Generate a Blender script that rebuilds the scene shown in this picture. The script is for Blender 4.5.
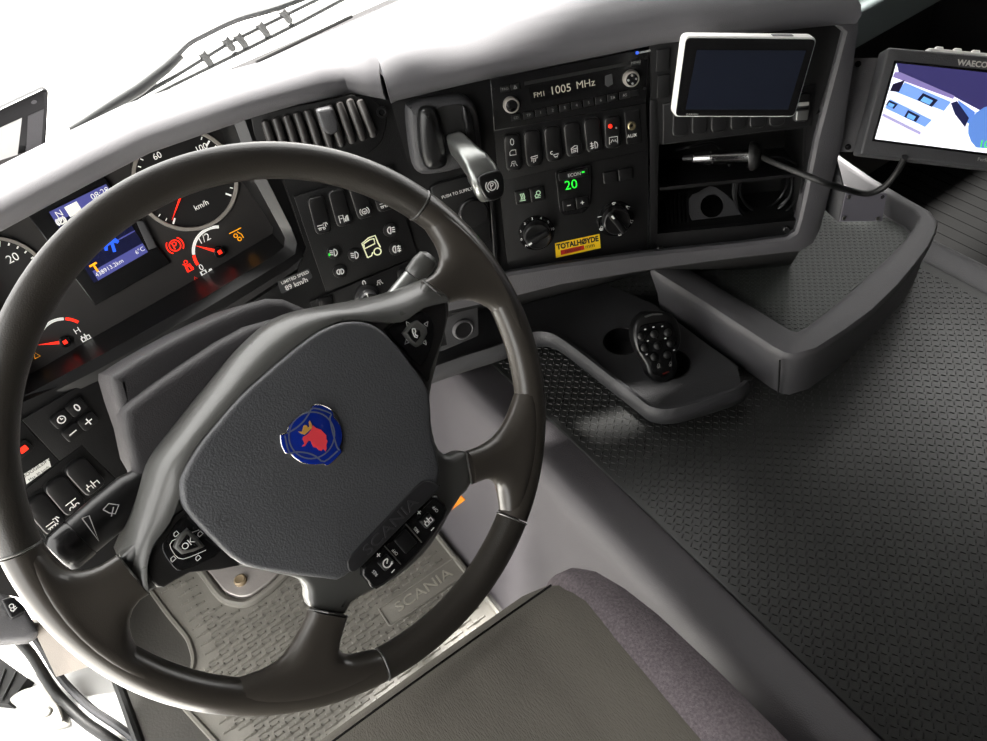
import bpy, bmesh, math, random
from mathutils import Vector as V, Matrix
random.seed(4)
for o in list(bpy.data.objects): bpy.data.objects.remove(o)
SC = bpy.context.scene
COL = SC.collection

# ------------------------------------------------------------------ camera
FPX, CX, CY = 835.0, 493.5, 370.5
XC = V((0.81430138, -0.50139853, 0.29242567))     # rows: world axis in camera coords (x right, y down, z forward)
YC = V((-0.55898503, -0.54169296, 0.62777741))
ZC = V((-0.15636174, -0.67466158, -0.7213756))
CAM = V((0, 0, 1.2))
cd = bpy.data.cameras.new('camera'); cam = bpy.data.objects.new('camera', cd); COL.objects.link(cam)
cd.sensor_fit = 'HORIZONTAL'; cd.sensor_width = 36.0; cd.lens = FPX / 987.0 * 36.0
cd.clip_start = 0.01
right = V((XC[0], YC[0], ZC[0])); down = V((XC[1], YC[1], ZC[1])); fwd = V((XC[2], YC[2], ZC[2]))
m = Matrix((( right[0], -down[0], -fwd[0], CAM[0]), (right[1], -down[1], -fwd[1], CAM[1]), (right[2], -down[2], -fwd[2], CAM[2]), (0, 0, 0, 1)))
cam.matrix_world = m
SC.camera = cam

# ------------------------------------------------------------------ light
SC.view_settings.view_transform = 'Standard'; SC.view_settings.look = 'None'
SC.view_settings.gamma = 1.0; SC.view_settings.use_curve_mapping = False
SC.view_settings.exposure = 0.0
w = bpy.data.worlds.new('overcast_sky'); SC.world = w; w.use_nodes = True
nt = w.node_tree; nt.nodes.clear()
bg = nt.nodes.new('ShaderNodeBackground'); wo = nt.nodes.new('ShaderNodeOutputWorld')
bg.inputs[0].default_value = (1.0, 0.985, 0.955, 1); bg.inputs[1].default_value = 4.6
nt.links.new(bg.outputs[0], wo.inputs[0])
sd = bpy.data.lights.new('sun', 'SUN'); so = bpy.data.objects.new('sun', sd); COL.objects.link(so)
sd.energy = 46.0; sd.angle = math.radians(7); sd.color = (1, .97, .92); so.location = (-1, 3, 6)
so.rotation_euler = V((-.08, .29, 1.0)).to_track_quat('Z', 'Y').to_euler()       # high hazy sun ahead of the cab

# ------------------------------------------------------------------ geometry helpers
def ray(px, py):
    c = V(((px - CX) / FPX, (py - CY) / FPX, 1.0))
    return V((XC.dot(c), YC.dot(c), ZC.dot(c)))
def atz(px, py, z):
    r = ray(px, py); return CAM + r * ((z - CAM.z) / r.z)
class Frame:
    def __init__(s, O, u, v, n): s.O, s.u, s.v, s.n = V(O), V(u), V(v), V(n)
    def P(s, a, b, h=0.0): return s.O + s.u * a + s.v * b + s.n * h
    def w(s, px, py, h=0.0):
        r = ray(px, py); return CAM + r * (((s.O - CAM).dot(s.n) + h) / r.dot(s.n))
    def at(s, px, py, h=0.0):
        d = s.w(px, py, h) - s.O; return (d.dot(s.u), d.dot(s.v))
    def poly(s, pts, h=0.0): return [s.at(x, y, h) for x, y in pts]
    def scale(s, px, py, h=0.0):                     # metres per pixel near a point
        a = s.w(px, py, h); return (a - CAM).dot(fwd) / FPX
    def turned(s, px, py, h, qx, qy):                # frame at a point with v pointing towards another one
        a = s.w(px, py, h); b = s.w(qx, qy, h); v = (b - a).normalized(); u = v.cross(s.n); return Frame(a, u, v, s.n)
def panel(O, phi, tau):
    p, t = math.radians(phi), math.radians(tau)
    u = V((math.cos(p), -math.sin(p), 0)); nh = V((-math.sin(p), -math.cos(p), 0)); Z = V((0, 0, 1))
    return Frame(O, u, -nh * math.sin(t) + Z * math.cos(t), nh * math.cos(t) + Z * math.sin(t))
def flat(z, x=0, y=0): return Frame((x, y, z), (1, 0, 0), (0, 1, 0), (0, 0, 1))

def smooth_poly(pts, k=4, closed=True):
    out = []; n = len(pts)
    rng = range(n) if closed else range(n - 1)
    for i in rng:
        if closed: p0, p1, p2, p3 = pts[i - 1], pts[i], pts[(i + 1) % n], pts[(i + 2) % n]
        else: p0, p1, p2, p3 = pts[max(i - 1, 0)], pts[i], pts[i + 1], pts[min(i + 2, n - 1)]
        for j in range(k):
            t = j / k
            out.append(tuple(0.5 * (2 * b + (c - a) * t + (2 * a - 5 * b + 4 * c - d) * t * t + (-a + 3 * b - 3 * c + d) * t ** 3) for a, b, c, d in zip(p0, p1, p2, p3)))
    if not closed: out.append(tuple(pts[-1]))
    return out
def round_poly(pts, r, k=4):                          # fillet every corner
    out = []; n = len(pts)
    for i in range(n):
        a, b, c = V(pts[i - 1]).to_2d() if False else V((*pts[i - 1], 0)), V((*pts[i], 0)), V((*pts[(i + 1) % n], 0))
        d1, d2 = (a - b), (c - b); rr = min(r, d1.length * .45, d2.length * .45)
        p, q = b + d1.normalized() * rr, b + d2.normalized() * rr
        for j in range(k + 1):
            t = j / k; s = p * (1 - t) ** 2 + b * 2 * t * (1 - t) + q * t * t; out.append((s.x, s.y))
    return out
def area2(p): return sum(p[i - 1][0] * p[i][1] - p[i][0] * p[i - 1][1] for i in range(len(p))) / 2
def inset(poly, d):
    n = len(poly); out = []
    sg = 1 if area2(poly) > 0 else -1
    for i in range(n):
        a, b, c = poly[i - 1], poly[i], poly[(i + 1) % n]
        e1 = V((b[0] - a[0], b[1] - a[1], 0)); e2 = V((c[0] - b[0], c[1] - b[1], 0))
        if e1.length < 1e-9 or e2.length < 1e-9: e1 = e2 = e1 if e1.length > e2.length else e2
        n1 = V((-e1.y, e1.x, 0)).normalized() * sg; n2 = V((-e2.y, e2.x, 0)).normalized() * sg
        m_ = n1 + n2
        if m_.length < 1e-6: m_ = n1
        m_.normalize(); k = d / max(0.5, m_.dot(n1)); out.append((b[0] + m_.x * k, b[1] + m_.y * k))
    return out
def rrect(w_, h_, r, cx=0, cy=0, k=4):
    return round_poly([(cx - w_ / 2, cy - h_ / 2), (cx + w_ / 2, cy - h_ / 2), (cx + w_ / 2, cy + h_ / 2), (cx - w_ / 2, cy + h_ / 2)], r, k)
def circ(cx, cy, r, n=24, a0=0.0, a1=360.0, ry=None):
    full = abs(a1 - a0) >= 359.9; m_ = n if full else n + 1; ry = ry or r
    return [(cx + r * math.cos(math.radians(a0 + (a1 - a0) * i / n)), cy + ry * math.sin(math.radians(a0 + (a1 - a0) * i / n))) for i in range(m_)]

from mathutils.geometry import delaunay_2d_cdt
def inside(x, y, poly):
    c = False
    for i in range(len(poly)):
        (x0, y0), (x1, y1) = poly[i - 1], poly[i]
        if (y0 > y) != (y1 > y) and x < (x1 - x0) * (y - y0) / (y1 - y0) + x0: c = not c
    return c
def root_loc(o):
    while o.parent: o = o.parent
    return V(o.location)
class MB:
    def __init__(s): s.v, s.f = [], []
    def ring(s, pts): i = len(s.v); s.v += [tuple(p) for p in pts]; return list(range(i, i + len(pts)))
    def bridge(s, a, b, closed=True):
        n = len(a)
        for i in range(n if closed else n - 1): j = (i + 1) % n; s.f.append((a[i], a[j], b[j], b[i]))
    def cap(s, poly, idx):
        n = len(poly); sg = 1 if area2(poly) > 0 else -1
        convex = all(((poly[i][0] - poly[i - 1][0]) * (poly[(i + 1) % n][1] - poly[i][1]) - (poly[i][1] - poly[i - 1][1]) * (poly[(i + 1) % n][0] - poly[i][0])) * sg > -1e-10 for i in range(n))
        if convex: s.f.append(tuple(idx)); return
        v2, e2, f2, ov, oe, of = delaunay_2d_cdt([V((p[0], p[1])) for p in poly], [(i, (i + 1) % n) for i in range(n)], [], 1, 1e-8)
        for f in f2:
            cx = sum(v2[i].x for i in f) / len(f); cy = sum(v2[i].y for i in f) / len(f)
            if inside(cx, cy, poly) and all(ov[i] for i in f): s.f.append(tuple(idx[ov[i][0]] for i in f))
    def prism(s, F, poly, h0, h1, bev=0.0, seg=3, bottom=True, crown=0.0):
        if area2(poly) < 0: poly = poly[::-1]
        lo = s.ring([F.P(a, b, h0) for a, b in poly])
        if bottom: s.cap(poly, lo)
        prev = lo
        if bev > 0:
            for k in range(seg + 1):
                t = math.pi / 2 * k / seg
                q = inset(poly, bev * (1 - math.cos(t)))
                cur = s.ring([F.P(a, b, h1 - bev + bev * math.sin(t)) for a, b in q]); s.bridge(prev, cur); prev = cur
        else:
            q = poly; cur = s.ring([F.P(a, b, h1) for a, b in q]); s.bridge(prev, cur); prev = cur
        if crown:
            cx = sum(p[0] for p in q) / len(q); cy = sum(p[1] for p in q) / len(q)
            for k in (0.85, 0.6, 0.35, 0.12):
                cur = s.ring([F.P(cx + (a - cx) * k, cy + (b - cy) * k, h1 + crown * (1 - k * k)) for a, b in q]); s.bridge(prev, cur); prev = cur
        s.cap([(F.u.dot(V(s.v[i]) - F.O), F.v.dot(V(s.v[i]) - F.O)) for i in prev], prev); return s
    def box(s, F, a0, a1, b0, b1, h0, h1, bev=0.0): return s.prism(F, [(a0, b0), (a1, b0), (a1, b1), (a0, b1)], h0, h1, bev)
    def quad(s, *p): s.f.append(tuple(s.ring(p))); return s
    def lathe(s, F, prof, cx=0, cy=0, n=24, cap=True):
        prev = None
        for r, h in prof:
            cur = s.ring([F.P(cx + r * math.cos(2 * math.pi * i / n), cy + r * math.sin(2 * math.pi * i / n), h) for i in range(n)])
            if prev: s.bridge(prev, cur)
            elif cap: s.f.append(tuple(cur[::-1]))
            prev = cur
        if cap: s.f.append(tuple(prev))
        return s
    def tube(s, pts, r, n=10, cap=True, sx=1.0, upv=None):
        P = [V(p) for p in pts]; R = r if isinstance(r, (list, tuple)) else [r] * len(P)
        up = V(upv) if upv else None; prev = None
        for i, p in enumerate(P):
            t = (P[min(i + 1, len(P) - 1)] - P[max(i - 1, 0)]).normalized()
            if up is None: up = V((0, 0, 1)) if abs(t.z) < .9 else V((1, 0, 0))
            a = t.cross(up).normalized(); b = a.cross(t).normalized(); up = b
            cur = s.ring([p + (a * math.cos(2 * math.pi * k / n) * sx + b * math.sin(2 * math.pi * k / n)) * R[i] for k in range(n)])
            if prev: s.bridge(prev, cur)
            elif cap: s.f.append(tuple(cur[::-1]))
            prev = cur
        if cap: s.f.append(tuple(prev))
        return s
    def loft(s, rows, closed=False, capends=False):
        prev = None; first = None
        for r in rows:
            cur = s.ring(r)
            if prev: s.bridge(prev, cur, closed)
            else: first = cur
            prev = cur
        if capends: s.f.append(tuple(first[::-1])); s.f.append(tuple(prev))
        return s
    def stroke(s, F, line, wd, h, closed=False):      # flat printed line
        L = list(line)
        if closed: L = L + [L[0]]
        n = len(L)
        if n < 2: return s
        row = []
        for i in range(n):
            if closed and i in (0, n - 1): d = V((L[1][0] - L[-2][0], L[1][1] - L[-2][1], 0))
            else: a, b = L[max(i - 1, 0)], L[min(i + 1, n - 1)]; d = V((b[0] - a[0], b[1] - a[1], 0))
            if d.length < 1e-9: d = V((1, 0, 0))
            d.normalize(); q = V((-d.y, d.x, 0)) * wd / 2
            row.append((F.P(L[i][0] + q.x, L[i][1] + q.y, h), F.P(L[i][0] - q.x, L[i][1] - q.y, h)))
        for i in range(n - 1): s.quad(row[i][0], row[i][1], row[i + 1][1], row[i + 1][0])
        return s
    def face(s, F, poly, h):
        if area2(poly) < 0: poly = poly[::-1]
        s.f.append(tuple(s.ring([F.P(a, b, h) for a, b in poly]))); return s
    def build(s, name, mat, parent=None, ang=38, label=None, kind=None, fixn=True):
        me = bpy.data.meshes.new(name); off = root_loc(parent) if parent else V((0, 0, 0))
        me.from_pydata([(p[0] - off.x, p[1] - off.y, p[2] - off.z) for p in s.v], [], s.f)
        if fixn:
            b = bmesh.new(); b.from_mesh(me); bmesh.ops.remove_doubles(b, verts=b.verts, dist=1e-6); bmesh.ops.recalc_face_normals(b, faces=b.faces); b.to_mesh(me); b.free()
        me.polygons.foreach_set('use_smooth', [True] * len(me.polygons)); me.set_sharp_from_angle(angle=math.radians(ang))
        me.materials.append(mat); o = bpy.data.objects.new(name, me); COL.objects.link(o)
        if parent: o.parent = parent
        if label: o['label'] = label
        if kind: o['kind'] = kind
        return o
def tag(o, label, cat=None, group=None, kind=None):
    o['label'] = label
    if cat: o['category'] = cat
    if group: o['group'] = group
    if kind: o['kind'] = kind
    return o
def thing(name, label, cat, loc, group=None):
    o = bpy.data.objects.new(name, None); COL.objects.link(o); o.location = loc; o.empty_display_size = .02
    return tag(o, label, cat, group)
def text(F, s, size, mat, parent, h=.0004, name='lettering', cx=0, cy=0, sx=1.0, rot=0, depth=0.0, bold=0.0):
    cu = bpy.data.curves.new('t', 'FONT'); cu.body = s; cu.size = size; cu.align_x = 'CENTER'; cu.align_y = 'CENTER'; cu.resolution_u = 3; cu.extrude = depth; cu.offset = bold * size
    ob = bpy.data.objects.new('t', cu); COL.objects.link(ob); dg = bpy.context.evaluated_depsgraph_get(); dg.update()
    me = bpy.data.meshes.new_from_object(ob.evaluated_get(dg)); bpy.data.objects.remove(ob); bpy.data.curves.remove(cu)
    me.name = name; off = root_loc(parent); c, sn = math.cos(math.radians(rot)), math.sin(math.radians(rot))
    for v in me.vertices:
        a, b = v.co.x * sx, v.co.y; v.co = F.P(cx + a * c - b * sn, cy + a * sn + b * c, h + v.co.z) - off
    me.materials.clear(); me.materials.append(mat); o = bpy.data.objects.new(name, me); COL.objects.link(o); o.parent = parent
    return o

# ------------------------------------------------------------------ materials
def lin(c): c /= 255.0; return c / 12.92 if c <= .04045 else ((c + .055) / 1.055) ** 2.4
def mat(name, rgb, rough=.5, bump=0.0, scale=400.0, metal=0.0, var=0.12, spec=.5, emit=0.0, coat=0.0, stretch=None, detail=3.0, tint=None, cs=22.0):
    M = bpy.data.materials.new(name); M.use_nodes = True; N = M.node_tree.nodes; L = M.node_tree.links; N.clear()
    out = N.new('ShaderNodeOutputMaterial'); B = N.new('ShaderNodeBsdfPrincipled'); L.new(B.outputs[0], out.inputs[0])
    col = tuple(lin(c) for c in rgb) + (1,)
    tc = N.new('ShaderNodeTexCoord'); mp = N.new('ShaderNodeMapping'); L.new(tc.outputs['Object'], mp.inputs[0])
    if stretch: mp.inputs['Scale'].default_value = stretch
    nz = N.new('ShaderNodeTexNoise'); nz.inputs['Scale'].default_value = cs; nz.inputs['Detail'].default_value = 5; L.new(mp.outputs[0], nz.inputs['Vector'])
    mx = N.new('ShaderNodeMix'); mx.data_type = 'RGBA'
    mx.inputs['A'].default_value = tuple(c * (1 - var) for c in col[:3]) + (1,); t2 = tuple(lin(c) for c in tint) + (1,) if tint else tuple(min(1, c * (1 + var)) for c in col[:3]) + (1,)
    mx.inputs['B'].default_value = t2; L.new(nz.outputs['Fac'], mx.inputs['Factor']); L.new(mx.outputs['Result'], B.inputs['Base Color'])
    mr = N.new('ShaderNodeMapRange'); mr.inputs['To Min'].default_value = max(.02, rough - .07); mr.inputs['To Max'].default_value = min(1, rough + .07)
    L.new(nz.outputs['Fac'], mr.inputs['Value']); L.new(mr.outputs[0], B.inputs['Roughness'])
    B.inputs['Metallic'].default_value = metal; B.inputs['Specular IOR Level'].default_value = spec; B.inputs['Coat Weight'].default_value = coat
    if bump:
        n2 = N.new('ShaderNodeTexNoise'); n2.inputs['Scale'].default_value = scale; n2.inputs['Detail'].default_value = detail; L.new(mp.outputs[0], n2.inputs['Vector'])
        bp = N.new('ShaderNodeBump'); bp.inputs['Strength'].default_value = bump; bp.inputs['Distance'].default_value = .001; L.new(n2.outputs['Fac'], bp.inputs['Height']); L.new(bp.outputs[0], B.inputs['Normal'])
    if emit: B.inputs['Emission Color'].default_value = col; B.inputs['Emission Strength'].default_value = emit
    return M
def glass(name, rough=.02):
    M = bpy.data.materials.new(name); M.use_nodes = True; N = M.node_tree.nodes; L = M.node_tree.links; N.clear()
    out = N.new('ShaderNodeOutputMaterial'); tr = N.new('ShaderNodeBsdfTransparent'); gl = N.new('ShaderNodeBsdfGlossy'); mx = N.new('ShaderNodeMixShader')
    nz = N.new('ShaderNodeTexNoise'); nz.inputs['Scale'].default_value = 3.0; mr = N.new('ShaderNodeMapRange'); mr.inputs['To Min'].default_value = .03; mr.inputs['To Max'].default_value = .05
    L.new(nz.outputs['Fac'], mr.inputs['Value']); L.new(mr.outputs[0], mx.inputs[0]); gl.inputs['Roughness'].default_value = rough
    L.new(tr.outputs[0], mx.inputs[1]); L.new(gl.outputs[0], mx.inputs[2]); L.new(mx.outputs[0], out.inputs[0]); return M
GREY = mat('grey_grained_plastic', (90, 89, 91), .55, .55, 700)
GREYD = mat('dark_grey_grained_plastic', (64, 64, 66), .5, .5, 700)
BLACK = mat('black_fascia_plastic', (18, 18, 19), .42, .25, 900, spec=.4)
BLACKG = mat('black_satin_plastic', (22, 22, 23), .32, .06, 900)
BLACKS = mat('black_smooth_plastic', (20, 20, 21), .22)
DEEP = mat('black_recess_plastic', (13, 13, 13), .65)
RUBBER = mat('black_rubber', (24, 24, 24), .5, .3, 500)
LEATHER = mat('black_grip_leather', (46, 43, 39), .38, .3, 900, coat=.2)
SATIN = mat('satin_black_coating', (60, 56, 51), .34, .12, 1500, coat=.3)
PAD = mat('airbag_pad_grain', (76, 77, 80), .42, .6, 620)
SHROUD = mat('satin_grey_shroud', (80, 80, 78), .3, .2, 1600, coat=.25)
CHROME = mat('brushed_chrome', (190, 190, 190), .18, metal=1.0, var=.05)
STEEL = mat('brushed_steel', (170, 168, 162), .33, .15, 300, metal=1.0)
PEWTER = mat('satin_pewter', (150, 152, 150), .3, metal=.85, var=.05)
WHITE = mat('white_print', (225, 225, 222), .5, emit=.08)
DIM = mat('dim_white_print', (150, 150, 148), .5)
WPLAST = mat('white_plastic', (226, 226, 222), .35)
PAINTW = mat('white_paint', (228, 228, 226), .3)
YELLOW = mat('yellow_vinyl', (255, 205, 30), .4)
REDV = mat('red_vinyl', (190, 40, 30), .4)
ORANGE = mat('orange_plastic', (240, 140, 30), .45)
REDL = mat('red_lit_symbol', (255, 45, 25), .4, emit=1.3)
AMBL = mat('amber_lit_symbol', (255, 165, 20), .4, emit=.9)
GRNL = mat('green_lit_symbol', (40, 235, 60), .4, emit=.8)
WHTL = mat('white_lit_symbol', (235, 235, 230), .4, emit=.45)
LCDD = mat('lit_lcd_dark', (18, 20, 48), .25, emit=.6)
LCDB = mat('lit_lcd_bar', (74, 76, 140), .25, emit=.6)
BLUL = mat('lit_blue', (40, 90, 230), .3, emit=.9)
BADGE = mat('badge_blue_enamel', (12, 40, 140), .15, coat=.6)
GOLD = mat('badge_gold', (200, 155, 70), .3)
BADRED = mat('badge_red', (235, 70, 80), .3)
BADLINE = mat('badge_grey_line', (88, 98, 122), .3)
SCREEN = mat('dark_lcd_glass', (30, 34, 46), .2, spec=.6)
SEATF = mat('brown_grey_velour', (96, 92, 85), .95, .8, 900, var=.45, stretch=(1.0, .22, 1.0), cs=16)
SEATB = mat('purple_grey_weave', (104, 96, 100), .95, 1.0, 1300, var=.75, detail=6, cs=420)
BEIGE = mat('beige_grey_rubber', (122, 119, 112), .45, .3, 300, var=.2)
TMAT = mat('charcoal_tread_rubber', (40, 41, 40), .36, .15, 600, var=.2, spec=.6)
TRAYM = mat('grey_green_tray_rubber', (68, 71, 69), .5, .3, 600, var=.15)
CARPET = mat('dark_cab_lining', (38, 37, 38), .95, .5, 300)
GROUND = mat('pale_concrete', (205, 203, 198), .9, .3, 60)
GLASS = glass('window_glass')

# icons: lists of polylines in a unit box, drawn as printed strokes
def arc(cx, cy, r, a0, a1, n=10, ry=None): return circ(cx, cy, r, n, a0, a1, ry)
ICON = {
 'lamp': [arc(-.02, 0, .34, -90, 90, 10, .4) + [(-.02, .4), (-.02, -.4)], [(-.5, .3), (-.14, .22)], [(-.5, .08), (-.14, 0)], [(-.5, -.14), (-.14, -.22)]],
 'rlamp': [[(.02, -.4)] + arc(.02, 0, .34, 270, 90, 10, .4) + [(.02, -.4)], [(.14, .22), (.5, .26)], [(.14, 0), (.5, 0)], [(.14, -.22), (.5, -.26)]],
 'fog': [[(-.1, -.4)] + arc(-.1, 0, .3, 270, 90, 10, .4) + [(-.1, -.4)], [(.06, .25), (.5, .25)], [(.06, 0), (.5, 0)], [(.06, -.25), (.5, -.25)], [(.28, .42), (.24, .1), (.32, -.1), (.28, -.42)]],
 'park': [[(-.08, -.3)] + arc(-.08, 0, .3, 270, 90, 8, .3) + [(-.08, -.3)], [(.08, -.3)] + arc(.08, 0, .3, -90, 90, 8, .3) + [(.08, -.3)]],
 'fuel': [[(-.4, -.4), (-.4, .4), (0, .4), (0, -.4), (-.4, -.4)], [(-.3, .1), (-.1, .1)], [(.0, 0), (.12, 0), (.12, -.25), (.2, -.3), (.24, .2)], [(.34, .3), (.34, -.3)], [(.44, .3), (.44, -.3)]],
 'steer': [circ(0, 0, .26, 14) + [(.26, 0)], [(-.26, 0), (.26, 0)], [(0, 0), (0, -.26)], arc(0, 0, .45, 130, 230), arc(0, 0, .45, -50, 50)],
 'brake': [circ(0, 0, .32, 16) + [(.32, 0)], arc(0, 0, .48, 130, 230), arc(0, 0, .48, -50, 50), [(-.1, -.2), (-.1, .2), (.06, .2), (.13, .1), (.06, 0), (-.1, 0)]],
 'trailer': [[(-.5, .15), (.1, .15), (.1, -.1), (-.5, -.1)], [(.1, .3), (.3, .3), (.3, -.1)], circ(-.3, -.22, .1, 8) + [(-.2, -.22)], circ(.1, -.22, .1, 8) + [(.2, -.22)], [(.38, .35), (.5, .1)]],
 'truck': [[(-.42, -.5), (-.5, .3), (-.1, .48), (.24, .5), (.28, .1), (.34, -.18)], [(-.42, -.5), (-.2, -.46), (-.1, -.3)], circ(.14, -.34, .18, 14) + [(.32, -.34)], [(-.42, .26), (-.06, .38), (.14, .36), (.12, .1), (-.42, .0), (-.42, .26)]],
 'lightdn': [[(-.3, .1), (.3, .1), (.2, .35), (-.2, .35), (-.3, .1)], [(-.25, 0), (-.45, -.3)], [(0, 0), (0, -.35)], [(.25, 0), (.45, -.3)]],
 'lightslant': [[(-.35, .3), (.4, .4), (.35, .15), (-.3, .1), (-.35, .3)], [(-.25, .05), (-.3, -.2)], [(-.05, .05), (-.1, -.35)], [(.15, .05), (.1, -.25)]],
 'bed': [arc(-.25, .25, .16, 60, 300), [(-.1, 0), (.45, .05), (.3, -.25), (.0, -.25), (-.1, 0)], [(.1, -.3), (.08, -.45)], [(.25, -.3), (.28, -.45)]],
 'door': [[(-.3, -.4), (-.35, .2), (.1, .45), (.35, .4), (.3, -.45)], [(-.3, .1), (.3, .15)], [(-.2, -.1), (.2, -.05)], [(-.2, -.25), (.2, -.2)]],
 'cab': [[(-.4, -.3), (-.4, .1), (-.15, .35), (.4, .35), (.4, -.3), (-.4, -.3)]],
 'spot': [arc(.05, 0, .3, -90, 90, 8, .4) + [(.05, .4), (.05, -.4)], [(-.45, .3), (-.1, .2)], [(-.5, 0), (-.1, 0)], [(-.45, -.3), (-.1, -.2)], [(-.3, .45), (-.3, -.45)]],
 'photo': [[(-.45, -.4), (-.45, .4), (.45, .4), (.45, -.4), (-.45, -.4)], [(-.3, -.2), (-.1, .15), (.05, -.1), (.2, .1), (.3, -.2)]],
 'seat': [[(-.2, .5), (-.1, 0), (-.2, -.3)], [(0, .5), (.1, 0), (0, -.3)], [(.2, .5), (.3, 0), (.2, -.3)], [(-.4, -.42), (.4, -.42)]],
 'fan': [circ(.15, .2, .25, 10) + [(.4, .2)], circ(-.1, -.15, .2, 10) + [(.1, -.15)], [(-.3, -.4), (.35, -.4)], [(.1, -.1), (.4, -.2)]],
 'wiper': [[(-.45, -.1), (-.2, .35), (.35, .4), (.45, .05)] + arc(0, -.3, .57, 38, 140, 8)[::1], [(-.05, -.4), (.1, .2)]],
 'wedge': [[(-.5, .35), (-.2, .48), (.5, -.5), (-.5, .35)]],
 'phone': [[(-.15, .45), (.1, .35), (.08, .1), (-.02, 0), (.0, -.2), (.15, -.3), (.05, -.45), (-.15, -.3), (-.2, .1), (-.15, .45)]],
 'tri': [[(-.4, -.4), (0, .45), (.4, -.4), (-.4, -.4)]],
 'plus': [[(-.45, 0), (.45, 0)], [(0, -.45), (0, .45)]],
 'minus': [[(-.45, 0), (.45, 0)]],
 'horn': [[(-.4, -.4), (-.2, .1), (.0, .15), (.35, .45)], [(.0, .15), (.05, -.2), (.4, -.35)], [(-.2, .1), (-.35, .3)]],
 'clock': [circ(0, 0, .42, 16) + [(.42, 0)], [(0, .25), (0, 0), (.2, 0)]],
 'oval': [circ(0, 0, .22, 14, ry=.4) + [(.22, 0)]],
 'cruise': [arc(0, 0, .42, 40, 320, 14), [(-.05, 0), (.3, .25)], [(.3, -.45), (.45, -.2)]],
 'retard': [[(-.45, .1), (-.1, .1), (-.1, -.3), (-.45, -.3), (-.45, .1)], [(.05, .4), (.05, -.3), (.4, -.3), (.4, .1), (.05, .1)], [(-.3, .1), (-.3, .35)]],
 'ax': [[(-.4, .3), (.4, .3)], [(0, .3), (0, -.3)], circ(-.22, -.2, .14, 8) + [(-.08, -.2)], circ(.22, -.2, .14, 8) + [(.36, -.2)]],
 'defr': [arc(0, -.3, .5, 30, 150), [(-.2, -.4), (-.15, 0)], [(.05, -.4), (.1, .05)]],
 'face': [circ(-.2, .25, .14, 8) + [(-.06, .25)], [(-.2, .1), (-.1, -.3), (.2, -.35)], [(.1, .2), (.45, .05)]],
 'belt': [circ(0, .34, .13, 8) + [(.13, .34)], [(-.25, -.4), (-.2, .1), (.2, .1), (.25, -.4), (-.25, -.4)], [(-.3, .3), (.3, -.3)], [(-.12, .0), (-.12, -.35)], [(.1, 0), (.1, -.35)]],
 'squeeze': [[(-.5, .45), (.5, .45)], circ(-.15, .1, .14, 10) + [(-.01, .1)], circ(.0, -.25, .14, 10) + [(.14, -.25)], [(.1, .3), (.3, .0), (.3, -.3)]],
}
def icon(F, key, size, mt, parent, h=.0004, wd=.11, cx=0, cy=0, name='symbol', flip=1):
    b = MB()
    for ln in ICON[key]: b.stroke(F, [(cx + x * size * flip, cy + y * size) for x, y in ln], wd * size, h)
    return b.build(name, mt, parent)

# ------------------------------------------------------------------ reference planes of the place
FC = panel(CAM + ray(489, 78) * .93, 26.5, 15)       # radio and climate section
FB = panel(FC.O, 20, 15)                             # parking brake section
FS = panel(FB.w(391, 104), 13, 15)                   # headlight switch section
FX = panel(FC.w(650, 46), 35.5, 15)                  # open storage section
FZ = panel(FS.w(298, 245), 0, 15)                    # binnacle front
r_ = ray(171, 263); FK = panel(CAM + r_ * (.875 / r_.y), 0, 22)   # instrument faces
FL = panel(FZ.w(80, 398), -16, 12)                   # switch section left of the column
WC = CAM + V((XC.dot(V((-.1506, .0458, .665))), YC.dot(V((-.1506, .0458, .665))), ZC.dot(V((-.1506, .0458, .665)))))
nc = V((math.sin(.507), .01, -math.sqrt(1 - math.sin(.507) ** 2 - .0001)))
WN = V((XC.dot(nc), YC.dot(nc), ZC.dot(nc))).normalized()
_t = Frame(WC, (1, 0, 0), (0, 1, 0), WN); _up = (_t.w(178, 296) - WC).normalized()
FW = Frame(WC, _up.cross(WN), _up, WN)               # steering wheel: v points to the wheel's top
ZT = .30                                             # engine tunnel height

# ------------------------------------------------------------------ cab shell
def slab(name, x0, x1, y0, y1, z0, z1, mt, bev=0.0, kind='structure', parent=None):
    return MB().box(flat(0), x0, x1, y0, y1, z0, z1, bev).build(name, mt, parent, kind=kind if not parent else None)
FLOORM = mat('dark_floor_rubber', (62, 60, 56), .5, .4, 250, var=.25)
slab('floor', -.345, 1.75, -1.0, 1.06, -.03, 0.0, FLOORM)
slab('ceiling', -.62, 1.75, -1.0, 1.0, 1.95, 1.99, CARPET)
slab('wall_rear', -.62, 1.75, -1.04, -1.0, -.03, 1.95, CARPET)
wf = MB(); wf.box(flat(0), -.40, 1.75, 1.06, 1.09, -.03, .70); wf.box(flat(0), -.62, 1.75, .99, 1.075, .70, .74); wf.box(flat(0), -.62, 1.75, .95, 1.01, 1.62, 1.95)
wf.build('wall_front', CARPET, kind='structure')
wl = MB(); wl.box(flat(0), -.66, -.62, -1.0, -.2, -.03, 1.95); wl.box(flat(0), -.66, -.62, -.2, 1.0, 1.72, 1.95)
wl.build('wall_left', CARPET, kind='structure')
wr = MB(); wr.box(flat(0), 1.75, 1.79, -1.0, 1.0, -.03, .86); wr.box(flat(0), 1.75, 1.79, -1.0, .25, .86, 1.95); wr.box(flat(0), 1.75, 1.79, .25, 1.0, 1.5, 1.95)
wr.box(flat(0), 1.70, 1.79, .97, 1.12, .70, 1.95); wr.box(flat(0), 1.75, 1.79, 1.0, 1.12, -.03, .72)
wr.build('wall_right', CARPET, kind='structure')
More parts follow.
